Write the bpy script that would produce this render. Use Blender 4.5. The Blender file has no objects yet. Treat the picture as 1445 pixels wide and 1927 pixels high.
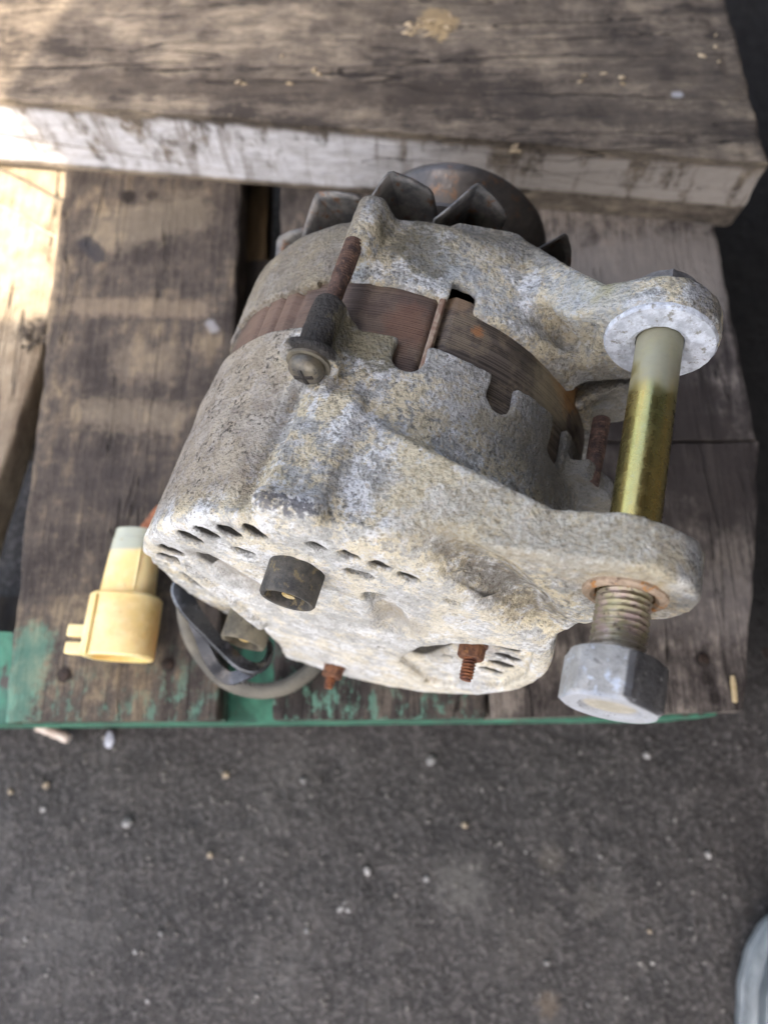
import bpy, bmesh, math, random
import numpy as np
from mathutils import Vector, Matrix, noise as mnoise
rng = random.Random(7)
S = 0.001                                   # everything below is written in millimetres
COL = bpy.context.scene.collection
# ---------------------------------------------------------------- frames
A = np.array([0.25846503, 0.87640107, 0.40634592])      # alternator axis seen from the camera
B = np.array([-0.00480979, 0.9541546, 0.29927556])      # run of the pallet boards
def nrm(v): return np.array(v) / np.linalg.norm(v)
Xw = nrm(np.array([1., 0, 0]) - B[0] * B); Zw = np.cross(Xw, B)
if Zw[1] < 0: Zw = -Zw
e1 = nrm(np.cross([0, 0, 1], A)); e1 = e1 if e1[0] > 0 else -e1
e2 = np.cross(e1, A); e2 = e2 if e2[2] < 0 else -e2
HP = 319.                                                # camera height above the pallet top
CC = np.array([-12.34440513, -31.75491804, 238.37471985])
W3 = np.array([Xw, B, Zw])                               # camera -> world
def c2w(p): return W3 @ np.array(p) + np.array([0, 0, HP])
# ---------------------------------------------------------------- camera
cam = bpy.data.cameras.new('camera'); camo = bpy.data.objects.new('camera', cam); COL.objects.link(camo)
R = W3 @ np.array([[1, 0, 0], [0, 1, 0], [0, 0, -1]]).T
camo.matrix_world = Matrix([[*R[0], 0], [*R[1], 0], [*R[2], HP * S], [0, 0, 0, 1]])
cam.sensor_fit = 'HORIZONTAL'; cam.sensor_width = 36; cam.lens = 36 * 1400 / 1445
cam.clip_start = 0.01; cam.clip_end = 60
cam.dof.use_dof = True; cam.dof.focus_distance = 0.198; cam.dof.aperture_fstop = 12.5
bpy.context.scene.camera = camo
# ---------------------------------------------------------------- sky, sun, exposure
SUN = Vector((-0.25, -0.45, 1.0)).normalized()
w = bpy.data.worlds.new('World'); bpy.context.scene.world = w; w.use_nodes = True
nt = w.node_tree; nt.nodes.clear()
sky = nt.nodes.new('ShaderNodeTexSky'); sky.sky_type = 'NISHITA'; sky.sun_disc = False
sky.air_density = 1.0; sky.dust_density = 6.0; sky.ozone_density = 0.0
sky.sun_elevation = math.asin(SUN.z); sky.sun_rotation = math.atan2(SUN.x, SUN.y)
bg = nt.nodes.new('ShaderNodeBackground'); bg.inputs['Strength'].default_value = 0.15
wo = nt.nodes.new('ShaderNodeOutputWorld')
nt.links.new(sky.outputs[0], bg.inputs[0]); nt.links.new(bg.outputs[0], wo.inputs[0])
sl = bpy.data.lights.new('sun', 'SUN'); sl.energy = 2.1; sl.angle = math.radians(0.5); sl.color = (1, 0.87, 0.70)
so = bpy.data.objects.new('sun', sl); COL.objects.link(so)
so.rotation_euler = SUN.to_track_quat('Z', 'Y').to_euler(); so.location = (0, 0, 3)
vs = bpy.context.scene.view_settings
vs.view_transform = 'Standard'; vs.look = 'None'; vs.gamma = 1; vs.exposure = 2.5
# ---------------------------------------------------------------- material helpers
class NT:
    def __init__(s, name):
        s.m = bpy.data.materials.new(name); s.m.use_nodes = True
        s.t = s.m.node_tree; s.t.nodes.clear()
        s.out = s.n('OutputMaterial'); s.b = s.n('BsdfPrincipled')
        s.l(s.b.outputs[0], s.out.inputs[0]); s.tc = s.n('TexCoord'); s.P = s.tc.outputs['Object']
    def n(s, k, **kw):
        x = s.t.nodes.new('ShaderNode' + k)
        for a, v in kw.items(): setattr(x, a, v)
        return x
    def l(s, a, b): s.t.links.new(a, b)
    def map(s, scale=(1, 1, 1), loc=(0, 0, 0), rot=(0, 0, 0)):
        x = s.n('Mapping'); s.l(s.P, x.inputs[0]); x.inputs['Scale'].default_value = scale
        x.inputs['Location'].default_value = loc; x.inputs['Rotation'].default_value = rot
        return x.outputs[0]
    def noise(s, sc, det=4, rough=.55, vec=None, dist=0):
        x = s.n('TexNoise'); s.l(vec if vec is not None else s.P, x.inputs['Vector'])
        x.inputs['Scale'].default_value = sc; x.inputs['Detail'].default_value = det
        x.inputs['Roughness'].default_value = rough; x.inputs['Distortion'].default_value = dist
        return x.outputs[0]
    def voro(s, sc, vec=None, feature='F1'):
        x = s.n('TexVoronoi', feature=feature); s.l(vec if vec is not None else s.P, x.inputs['Vector'])
        x.inputs['Scale'].default_value = sc; return x.outputs['Distance']
    def ramp(s, f, a, b, ca=0., cb=1.):
        x = s.n('MapRange'); s.v(f, x.inputs[0]); x.inputs[1].default_value = a; x.inputs[2].default_value = b
        x.inputs[3].default_value = ca; x.inputs[4].default_value = cb; x.interpolation_type = 'SMOOTHSTEP'
        return x.outputs[0]
    def v(s, val, sock):
        if isinstance(val, (int, float)): sock.default_value = val
        elif isinstance(val, tuple): sock.default_value = (*val, 1) if len(val) == 3 else val
        else: s.l(val, sock)
    def mix(s, f, a, b, mode='MIX'):
        x = s.n('Mix', data_type='RGBA', blend_type=mode)
        s.v(f, x.inputs[0]); s.v(a, x.inputs[6]); s.v(b, x.inputs[7]); return x.outputs[2]
    def math(s, op, a, b=0.):
        x = s.n('Math', operation=op); s.v(a, x.inputs[0]); s.v(b, x.inputs[1]); x.use_clamp = False; return x.outputs[0]
    def xyz(s):
        x = s.n('SeparateXYZ'); s.l(s.P, x.inputs[0]); return x.outputs
    def blob(s, c, r, soft=.5, amp=.35, sc=None):      # ragged patch round a point (mm)
        d = s.n('VectorMath', operation='DISTANCE'); s.l(s.P, d.inputs[0]); d.inputs[1].default_value = Vector(c) * S
        k = s.math('ADD', s.math('DIVIDE', d.outputs['Value'], r * S), s.math('MULTIPLY', s.math('SUBTRACT', s.noise(sc or 2200 / r, 4), .5), amp * 4))
        return s.ramp(k, 1 - soft * .5, 1 + soft * .5, 1, 0)
    def seg(s, a, b, r, soft=.5, amp=.3, sc=None):     # ragged patch round a segment (mm)
        a = Vector(a) * S; b = Vector(b) * S; d = b - a; L2 = d.length_squared
        sub = s.n('VectorMath', operation='SUBTRACT'); s.l(s.P, sub.inputs[0]); sub.inputs[1].default_value = a
        dt = s.n('VectorMath', operation='DOT_PRODUCT'); s.l(sub.outputs[0], dt.inputs[0]); dt.inputs[1].default_value = d
        t = s.n('Math', operation='DIVIDE'); t.use_clamp = True; s.l(dt.outputs['Value'], t.inputs[0]); t.inputs[1].default_value = L2
        sc_ = s.n('VectorMath', operation='SCALE'); sc_.inputs[0].default_value = d; s.l(t.outputs[0], sc_.inputs['Scale'])
        ds = s.n('VectorMath', operation='DISTANCE'); s.l(sub.outputs[0], ds.inputs[0]); s.l(sc_.outputs[0], ds.inputs[1])
        k = s.math('ADD', s.math('DIVIDE', ds.outputs['Value'], r * S), s.math('MULTIPLY', s.math('SUBTRACT', s.noise(sc or 2200 / r, 5, .7), .5), amp * 7))
        return s.ramp(k, 1 - soft * .5, 1 + soft * .5, 1, 0)
    def fin(s, col, rough=.8, metal=0., bump=None, bd=.0003, bs=1., spec=None):
        s.v(col, s.b.inputs['Base Color']); s.v(rough, s.b.inputs['Roughness']); s.v(metal, s.b.inputs['Metallic'])
        if spec is not None: s.v(spec, s.b.inputs['Specular IOR Level'])
        if bump is not None:
            x = s.n('Bump'); x.inputs['Distance'].default_value = bd; x.inputs['Strength'].default_value = bs
            s.l(bump, x.inputs['Height']); s.l(x.outputs[0], s.b.inputs['Normal'])
        return s.m

def m_cast(front):
    s = NT('corroded_cast_aluminium_' + ('front' if front else 'rear'))
    big = s.noise(38, 5, .6); med = s.noise(130, 5, .65); fine = s.noise(620, 4, .7); fin2 = s.noise(1500, 3, .7)
    crust = s.noise(520, 5, .75, s.map(loc=(2, 6, 1))); grain = s.voro(780)
    h = s.math('ADD', s.math('MULTIPLY', fine, .9), s.math('ADD', s.math('MULTIPLY', fin2, .4), s.math('MULTIPLY', crust, 1.2)))   # relief, mean 1.25
    grey, cream, white, tan = (.54, .535, .50), (.78, .68, .46), (.88, .89, .89), (.46, .34, .18)
    def zone(sc, a, b, off): return s.ramp(s.math('ADD', s.math('MULTIPLY', s.noise(sc, 7, .72, s.map(loc=off)), .72), s.math('MULTIPLY', crust, .28)), a, b)
    c = s.mix(s.ramp(med, .35, .65), (.42, .415, .385), grey)
    c = s.mix(s.math('MULTIPLY', zone(55, .47, .53, (1, 2, 3)), .9), c, cream)
    c = s.mix(s.math('MULTIPLY', zone(85, .52, .56, (5, 2, 8)), .85), c, white)
    c = s.mix(s.math('MULTIPLY', zone(190, .54, .58, (2, 9, 4)), .7), c, (.76, .77, .79))
    c = s.mix(s.math('MULTIPLY', zone(65, .56, .61, (9, 1, 5)), .5), c, (.19, .18, .155))
    c = s.mix(s.math('MULTIPLY', zone(300, .56, .60, (3, 1, 2)), .6), c, tan)
    c = s.mix(s.math('MULTIPLY', s.ramp(h, 1.32, 1.46), .42), c, (.88, .85, .76))           # dry crust on the high grains, with relief light painted in
    c = s.mix(s.math('MULTIPLY', s.ramp(s.math('SUBTRACT', 2.4, h), 1.19, 1.36), .55), c, (.12, .105, .08))         # dirt held in the low grain, plus painted relief shade
    c = s.mix(s.math('MULTIPLY', s.ramp(s.noise(800, 4, .7, s.map(loc=(9, 4, 4))), .60, .65), .75), c, (.08, .07, .055))
    h = s.math('ADD', h, s.math('MULTIPLY', grain, -.4))
    calm = s.ramp(s.xyz()[1], -.001, .002, .45, 1)
    h = s.math('MULTIPLY', h, calm)
    X, Y, Z = s.xyz()
    if not front:
        # dusty brown left flank with dark corrosion pits
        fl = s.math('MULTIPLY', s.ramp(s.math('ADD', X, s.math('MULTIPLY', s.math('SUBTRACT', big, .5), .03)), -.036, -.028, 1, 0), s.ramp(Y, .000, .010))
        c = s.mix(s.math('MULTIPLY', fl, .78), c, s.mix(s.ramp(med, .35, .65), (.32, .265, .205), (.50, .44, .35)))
        pit = s.ramp(s.noise(640, 4, .65), .545, .59)
        cl = s.ramp(s.noise(120, 2), .42, .6, .1, 1)
        c = s.mix(s.math('MULTIPLY', s.math('MULTIPLY', pit, cl), s.math('ADD', s.math('MULTIPLY', fl, .8), .12)), c, (.055, .045, .035))
        c = s.mix(s.seg((-27, 47, 74), (-27, 60, 74), 8, .3, .12), c, (.055, .05, .045))           # greasy screw boss
        c = s.mix(s.math('MULTIPLY', s.seg((-18, 56, 66), (-9, 54, 68), 7, .5, .35), .8), c, (.17, .15, .09))
        c = s.mix(s.math('MULTIPLY', s.seg((-29.0, 38, 58.5), (-32.5, 5, 57), 1.7, 1.4, .45), .62), c, (.13, .10, .07))              # dark brown line along the groove
        c = s.mix(s.math('MULTIPLY', s.seg((-26, -1, 72), (-13, -1, 74), 3.8, .5, .5), .9), c, (.10, .10, .115))
        c = s.mix(s.math('MULTIPLY', s.seg((24, -3, 71), (46, -3, 50), 8, 1.2, .4), .9), c, (.17, .14, .10))   # shade of the valley, painted in
        c = s.mix(s.math('MULTIPLY', s.seg((15, 2, 76), (60, 2, 92), 9, 1.4, .5), .25), c, (.22, .22, .22))
        c = s.mix(s.math('MULTIPLY', s.seg((-43, -4, 25), (-27, -5, 12), 5, 1.0, .25), .75), c, (.20, .16, .11))
        c = s.mix(s.math('MULTIPLY', s.blob((15, -4, 20), 8, 1.2, .25), .75), c, (.22, .18, .13))
        c = s.mix(s.math('MULTIPLY', s.blob((28, -3, -8), 10, 1.0, .25), .75), c, (.20, .17, .12))
        c = s.mix(s.math('MULTIPLY', s.blob((41, -4, 10), 7, 1.0, .3), .5), c, (.27, .16, .08))
        c = s.mix(s.math('MULTIPLY', s.blob((61, -1, 77), 11.5, .9, .3), .75), c, (.50, .40, .24))
        c = s.mix(s.math('MULTIPLY', s.seg((74, 2, 84), (70, 12, 90), 6, 1.2, .6), .7), c, (.20, .21, .22))
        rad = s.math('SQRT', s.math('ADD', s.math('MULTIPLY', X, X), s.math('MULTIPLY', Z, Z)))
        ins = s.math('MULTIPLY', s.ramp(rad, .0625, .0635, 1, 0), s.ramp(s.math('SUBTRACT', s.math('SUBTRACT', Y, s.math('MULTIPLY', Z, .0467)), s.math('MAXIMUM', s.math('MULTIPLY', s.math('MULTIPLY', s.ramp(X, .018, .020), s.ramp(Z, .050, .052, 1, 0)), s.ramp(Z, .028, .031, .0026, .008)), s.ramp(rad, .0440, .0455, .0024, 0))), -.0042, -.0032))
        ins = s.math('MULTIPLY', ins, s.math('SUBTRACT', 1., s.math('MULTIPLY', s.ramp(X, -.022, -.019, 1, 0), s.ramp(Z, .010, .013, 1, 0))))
        wh = s.ramp(s.math('ADD', Y, s.math('MULTIPLY', s.math('SUBTRACT', med, .5), .012)), -.004, .001, 1, 0)
        c = s.mix(s.math('MULTIPLY', wh, .42), c, s.mix(s.ramp(med, .42, .58), (.52, .515, .49), (.76, .76, .74)))
        c = s.mix(s.math('MULTIPLY', s.seg((-52, 0, 4), (-30, 0, -30), 4.0, .7, .15), .7), c, (.13, .115, .095))  # painted shade under the step of the cut-away
        c = s.mix(s.math('MULTIPLY', ins, .93), c, (.030, .026, .021))       # shade inside the openings painted in, along with dirt
        c = s.mix(s.math('MULTIPLY', s.seg((48, 50, 52), (70, 50, 30), 18, 1.0, .2), .8), c, (.17, .165, .155))  # shadow and dirt on the cylinder's right, both painted in
        c = s.mix(s.math('MULTIPLY', s.seg((18, 48, 66), (46, 42, 50), 11, 1.2, .3), .5), c, (.27, .26, .235))  # the same painted shadow and dirt, carried on beyond the arm crease
        c = s.mix(s.math('MULTIPLY', s.seg((12, 10, 78), (56, 8, 92), 13, 1.2, .3), .5), c, s.mix(s.ramp(fine, .42, .58), (.62, .50, .30), (.80, .73, .55)))
    else:
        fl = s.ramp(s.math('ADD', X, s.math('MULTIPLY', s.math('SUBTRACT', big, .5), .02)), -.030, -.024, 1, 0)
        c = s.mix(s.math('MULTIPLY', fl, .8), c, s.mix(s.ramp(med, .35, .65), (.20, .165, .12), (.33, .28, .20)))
        gr = s.ramp(s.math('ADD', Y, s.math('MULTIPLY', s.math('SUBTRACT', big, .5), .03)), .088, .108)
        c = s.mix(s.math('MULTIPLY', gr, .85), c, s.mix(s.ramp(fine, .4, .6), (.13, .12, .10), (.27, .25, .20)))
        c = s.mix(s.math('MULTIPLY', s.seg((-12, 95, 66), (-4, 88, 66), 8, 1.0, .4), .8), c, (.11, .10, .065))
        c = s.mix(s.math('MULTIPLY', s.seg((8, 84, 72), (45, 78, 80), 9, 1.6, .7), .6), c, (.56, .60, .62))
        c = s.mix(s.math('MULTIPLY', s.blob((38, 84, 86), 8, 1.2, .6), .55), c, (.40, .36, .12))
        c = s.mix(s.math('MULTIPLY', s.blob((44, 78, 56), 12, 1.3, .5), .4), c, (.28, .25, .19))
        c = s.mix(s.math('MULTIPLY', s.seg((60, 82, 52), (68, 82, 36), 13, .8, .2), .8), c, (.20, .19, .175))
        c = s.mix(s.math('MULTIPLY', s.blob((66, 80, 92), 8, .8, .5), .7), c, (.15, .14, .135))
        c = s.mix(s.math('MULTIPLY', s.blob((-27, 98, 75), 6, .8, .5), .75), c, (.42, .45, .50))
    return s.fin(c, s.ramp(fine, .3, .7, .55, .85), 0., h, .0021, 1.0, .35)

def m_wood(name, dk, md, lt, along='Y', contrast=.5, green=0., saw=.3, seed=0, white=0., holes=(), stains_shade=(), sc=1.):
    s = NT(name)
    L = (1, .07, 1) if along == 'Y' else (.07, 1, 1)
    L2 = (1, .55, 1) if along == 'Y' else (.45, 1, 1)
    T = (.35, 1, 1) if along == 'Y' else (1, .35, 1)
    g = s.noise(240 * sc, 5, .7, s.map(L, (seed, seed * .7, 0))); big = s.noise(26 * sc, 6, .7, s.map(L2, (seed, 2, 0)), .3)
    sw = s.noise(75 * sc, 5, .7, s.map(T, (0, seed, 1))); fi = s.noise(1100, 4, .7, s.map(L, (seed, 0, 0)))
    mm = s.noise(150 * sc, 6, .75, s.map(L2, (seed, 5, 0)))
    f = s.math('ADD', s.math('MULTIPLY', big, .9), s.math('ADD', s.math('MULTIPLY', sw, saw), s.math('ADD', s.math('MULTIPLY', mm, .6), s.math('MULTIPLY', g, .55))))
    mid = .5 * (.9 + saw + .6 + .55)
    c = s.mix(s.ramp(f, mid - .16, mid + .03), dk, md)
    c = s.mix(s.ramp(f, mid, mid + .18), c, lt)
    c = s.mix(s.math('MULTIPLY', s.ramp(g, .52, .66), .5), c, dk)
    c = s.mix(s.math('MULTIPLY', s.ramp(fi, .50, .64), .45), c, dk)
    c = s.mix(s.math('MULTIPLY', s.ramp(s.noise(520, 3, .7, s.map(L2, (seed + 4, 0, 0))), .60, .70), .45), c, lt)
    ck = s.noise(46 * sc, 3, .5, s.map((1, .05, 1) if along == 'Y' else (.05, 1, 1), (seed + 8, 0, 0)), .0)
    crk = s.math('MULTIPLY', s.ramp(s.math('ABSOLUTE', s.math('SUBTRACT', ck, .53)), .0015, .006, 1, 0), s.ramp(mm, .42, .5))
    c = s.mix(s.math('MULTIPLY', crk, .85), c, (.015, .012, .01))
    X, Y, Z = s.xyz()
    if green:
        fr = s.ramp(s.math('ADD', Y, s.math('MULTIPLY', s.math('SUBTRACT', big, .5), .07)), .010, .046, 1, 0)
        gp = s.ramp(s.noise(170, 5, .7, s.map((1, .5, 1), (seed, 9, 0))), .50, .62)
        c = s.mix(s.math('MULTIPLY', s.math('MULTIPLY', fr, gp), green), c, (.13, .27, .20))
    if white:
        wz = s.ramp(s.math('ADD', s.noise(55, 5, .7, s.map((1, 1, .45), (seed, 3, 0))), s.math('MULTIPLY', Z, -3.)), .27, .42, 0, 1)
        nrmn = s.n('NewGeometry'); sp = s.n('SeparateXYZ'); s.l(nrmn.outputs['True Normal'], sp.inputs[0])
        side = s.ramp(s.math('ABSOLUTE', sp.outputs[2]), .45, .75, 1, 0)
        lower = s.ramp(s.math('ADD', s.math('SUBTRACT', Z, s.ramp(X, -.03, .06, 0, .011)), s.math('MULTIPLY', mm, .004)), .004, .007)
        xf = s.ramp(X, -.02, .08)
        drip = s.ramp(s.noise(110, 4, .7, s.map((1, 1, .10), (seed, 3, 0))), .56, .64)
        wc = s.mix(s.ramp(mm, .35, .6), (.42, .41, .41), (.60, .60, .62))
        wc = s.mix(xf, wc, (.37, .33, .29))
        wc = s.mix(s.math('MULTIPLY', drip, .5), wc, (.16, .13, .105))
        ed = s.ramp(s.math('ADD', Z, s.math('MULTIPLY', mm, .008)), .040, .0445, 1, 0)
        c = s.mix(s.math('MULTIPLY', s.math('MULTIPLY', s.math('MULTIPLY', side, wz), lower), s.math('MULTIPLY', ed, white)), c, wc)
        for cx_ in (62, 74, 87, 96, 108, 116, 127, 138, 150):
            c = s.mix(s.math('MULTIPLY', s.seg((cx_, 264 - cx_ * .115, 8), (cx_ + 1.5, 268 - cx_ * .115, 42), 1.6, 1.2, .4), .75), c, (.09, .075, .06))
        c = s.mix(s.math('MULTIPLY', s.blob((28, 338, 43), 9, .4, .6), .9), c, (.46, .34, .18))
        c = s.mix(s.math('MULTIPLY', s.seg((-20, 345, 43), (75, 345, 43), 12, 1.2, .6), .5), c, dk)
    for (hx, hy, hr, q) in holes: c = s.mix(s.math('MULTIPLY', s.blob((hx, hy, 0), hr, .7, .18), q), c, (.018, .014, .012))
    for (a, b, r, q, col) in stains_shade: c = s.mix(s.math('MULTIPLY', s.seg(a, b, r, .8, .35), q), c, col)
    h = s.math('SUBTRACT', s.math('ADD', s.math('MULTIPLY', g, 1.), s.math('ADD', s.math('MULTIPLY', fi, .5), s.math('MULTIPLY', mm, .8))), s.math('MULTIPLY', crk, .8))
    return s.fin(c, .9, 0, h, .0015, .9, .25)

def m_simple(name, cols, sc, rough=.6, metal=0., bd=.0003, stretch=(1, 1, 1), spec=None, lo=.38, hi=.62):
    s = NT(name); v = s.map(stretch)
    c = s.mix(s.ramp(s.noise(sc, 5, .65, v), lo, hi), cols[0], cols[1])
    if len(cols) > 2: c = s.mix(s.ramp(s.noise(sc * 1.7, 5, .7, s.map(stretch, (5, 5, 5))), .54, .66), c, cols[2])
    n = s.noise(sc * 5, 4, .7, v)
    return s.fin(c, s.ramp(n, .3, .7, rough - .1, min(1, rough + .12)), metal, n, bd, .8, spec)

# ---------------------------------------------------------------- object helpers
def link(name, me, mat, parent=None, smooth=True):
    o = bpy.data.objects.new(name, me); COL.objects.link(o)
    if mat and not me.materials: me.materials.append(mat)
    if parent is not None: o.parent = parent
    if smooth: me.polygons.foreach_set('use_smooth', [True] * len(me.polygons))
    return o
def mesh(name, V, F):
    me = bpy.data.meshes.new(name); me.from_pydata([tuple(float(c) * S for c in v) for v in V], [], F); me.update(); return me
def tag(o, label=None, cat=None, group=None, kind=None):
    for k, v in (('label', label), ('category', cat), ('group', group), ('kind', kind)):
        if v: o[k] = v
    return o
def sharp(me, ang=35):
    me.update()
    bm = bmesh.new(); bm.from_mesh(me)
    bmesh.ops.recalc_face_normals(bm, faces=bm.faces)
    for e in bm.edges: e.smooth = not (len(e.link_faces) == 2 and e.calc_face_angle(0) > math.radians(ang))
    bm.to_mesh(me); bm.free()
class G:
    def __init__(s): s.V = []; s.F = []
    def ring(s, pts, prev=None, closed=True):
        i0 = len(s.V); s.V += [tuple(p) for p in pts]; n = len(pts)
        if prev is not None:
            for k in range(n if closed else n - 1): s.F.append((prev + k, prev + (k + 1) % n, i0 + (k + 1) % n, i0 + k))
        return i0
    def cap(s, i0, n, flip=False):
        f = list(range(i0, i0 + n)); s.F.append(tuple(f[::-1] if flip else f))
    def build(s, name, mat, parent=None, ang=35, bevel=0):
        me = mesh(name, s.V, s.F); sharp(me, ang); o = link(name, me, mat, parent)
        if bevel:
            b = o.modifiers.new('bevel', 'BEVEL'); b.width = bevel * S; b.segments = 2; b.limit_method = 'ANGLE'; b.angle_limit = math.radians(30)
        return o
def basis(d):
    d = Vector(d).normalized(); a = Vector((0, 0, 1)) if abs(d.z) < .9 else Vector((1, 0, 0))
    u = d.cross(a).normalized(); v = d.cross(u).normalized(); return d, u, v
def lathe(g, o, d, prof, n=48, jit=0, rfun=None):
    """prof: (distance along d, radius) from o; a radius of 0 closes the end"""
    o = Vector(o); d, u, v = basis(d); prev = None; apex = None
    for (t, r) in prof:
        c = o + d * t
        if r <= 1e-6:
            i = len(g.V); g.V.append(tuple(c))
            if prev is not None:
                for k in range(n): g.F.append((prev + k, prev + (k + 1) % n, i))
            else: apex = i
            prev = None; continue
        pts = []
        for k in range(n):
            a = 2 * math.pi * k / n; rr = r * (1 + (rfun(a, t) if rfun else 0)) + (rng.uniform(-jit, jit) if jit else 0)
            pts.append(c + (u * math.cos(a) + v * math.sin(a)) * rr)
        i = g.ring(pts, prev)
        if apex is not None:
            for k in range(n): g.F.append((apex, i + (k + 1) % n, i + k))
            apex = None
        prev = i
def thread(g, o, d, L, r, p, depth, n=28, taper=0, per=8):
    o = Vector(o); d, u, v = basis(d); m = max(4, int(L / p * per)); prev = None
    first = len(g.V); g.V.append(tuple(o))
    for j in range(m + 1):
        t = L * j / m; pts = []
        for k in range(n):
            a = 2 * math.pi * k / n; ph = (t / p - a / (2 * math.pi)) % 1
            h = abs(ph * 2 - 1); h = min(1, max(0, (h - .12) / .72))
            end = max(0, (t - (L - taper)) / taper) if taper else 0
            pts.append(o + d * t + (u * math.cos(a) + v * math.sin(a)) * (r - depth * h - depth * end * .9))
        i = g.ring(pts, prev)
        if prev is None:
            for k in range(n): g.F.append((first, i + (k + 1) % n, i + k))
        prev = i
    e = len(g.V); g.V.append(tuple(o + d * L))
    for k in range(n): g.F.append((prev + k, prev + (k + 1) % n, e))
def hexn(g, o, d, L, af, bore=0, ph=0., ref=(1, 0, 0), cham=.9, dish=0.):
    """hexagon with chamfered corners; far end may be dished"""
    o = Vector(o); d = Vector(d).normalized(); u = Vector(ref) - d * d.dot(Vector(ref)); u.normalize(); v = d.cross(u)
    n = 48; prev = None
    def hr(a):
        q = (a - ph) % (math.pi / 3) - math.pi / 6; return af / 2 / math.cos(q)
    rows = [(0, 0, None), (0, 1 - .09, 1), (cham * .5, 1, 0), (L - cham * .5, 1, 0), (L, .91, 1)]
    i = len(g.V); g.V.append(tuple(o)); apex = i
    for (t, k_, c) in rows[1:]:
        pts = []
        for k in range(n):
            a = 2 * math.pi * k / n; r = hr(a)
            if c: r = min(r, af / 2 * 1.0)
            pts.append(o + d * t + (u * math.cos(a) + v * math.sin(a)) * r)
        i = g.ring(pts, prev)
        if apex is not None:
            for k in range(n): g.F.append((apex, i + (k + 1) % n, i + k))
            apex = None
        prev = i
    if dish:
        for (t, r) in ((L, bore + .6), (L - dish, bore), (L - dish, bore * .5)):
            pts = [o + d * t + (u * math.cos(2 * math.pi * k / n) + v * math.sin(2 * math.pi * k / n)) * r for k in range(n)]
            prev = g.ring(pts, prev)
        L = L - dish
    e = len(g.V); g.V.append(tuple(o + d * L))
    for k in range(n): g.F.append((prev + k, prev + (k + 1) % n, e))
def catmull(P, n):
    P = [Vector(p) for p in P]; Q = [P[0] * 2 - P[1]] + P + [P[-1] * 2 - P[-2]]; out = []
    for i in range(1, len(Q) - 2):
        for k in range(n):
            t = k / n; a, b, c, d = Q[i - 1], Q[i], Q[i + 1], Q[i + 2]
            out.append(.5 * ((2 * b) + (c - a) * t + (2 * a - 5 * b + 4 * c - d) * t * t + (3 * b - a - 3 * c + d) * t ** 3))
    return out + [P[-1]]
def tube(g, path, r, n=16, rfun=None):
    prev = None; up = Vector((0, 0, 1))
    for i, p in enumerate(path):
        d = (path[min(i + 1, len(path) - 1)] - path[max(i - 1, 0)]).normalized()
        u = d.cross(up)
        if u.length < .1: u = d.cross(Vector((1, 0, 0)))
        u.normalize(); v = d.cross(u)
        pts = [p + (u * math.cos(2 * math.pi * k / n) + v * math.sin(2 * math.pi * k / n)) * (r + (rfun(i, k) if rfun else 0)) for k in range(n)]
        i_ = g.ring(pts, prev)
        if prev is None: g.cap(i_, n, True)
        prev = i_
    g.cap(prev, n)
def ribbon(g, path, nrm_, wid, th):
    """flat strap: path points, face normals, width, thickness, with rounded section"""
    prev = None
    for i, p in enumerate(path):
        d = (path[min(i + 1, len(path) - 1)] - path[max(i - 1, 0)]).normalized()
        nn = nrm_[i] - d * d.dot(nrm_[i]); nn.normalize(); b = d.cross(nn)
        wd = wid[i] if isinstance(wid, list) else wid
        sec = [(-.5, -.25), (-.46, -.5), (.46, -.5), (.5, -.25), (.5, .25), (.46, .5), (-.46, .5), (-.5, .25)]
        pts = [p + b * (x * wd) + nn * (y * th) for x, y in sec]
        i_ = g.ring(pts, prev)
        if prev is None: g.cap(i_, 8, True)
        prev = i_
    g.cap(prev, 8)

# ---------------------------------------------------------------- signed-distance sculpting (castings)
def poly2d(U, V, P):
    """signed distance of a polygon on a 2D grid, negative inside"""
    P = np.array(P, float); d = np.full(np.broadcast(U, V).shape, 1e9); s = np.ones_like(d); n = len(P); j = n - 1
    for i in range(n):
        e = P[j] - P[i]; wx = U - P[i][0]; wy = V - P[i][1]
        t = np.clip((wx * e[0] + wy * e[1]) / (e @ e), 0, 1)
        d = np.minimum(d, (wx - e[0] * t) ** 2 + (wy - e[1] * t) ** 2)
        c1 = V >= P[i][1]; c2 = V < P[j][1]; c3 = e[0] * wy > e[1] * wx
        s = np.where((c1 & c2 & c3) | (~c1 & ~c2 & ~c3), -s, s); j = i
    return (s * np.sqrt(d)).astype(np.float32)
def smin(a, b, k):
    h = np.clip(.5 + .5 * (b - a) / k, 0, 1); return b * (1 - h) + a * h - k * h * (1 - h)
def smax(a, b, k): return -smin(-a, -b, k)
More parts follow.
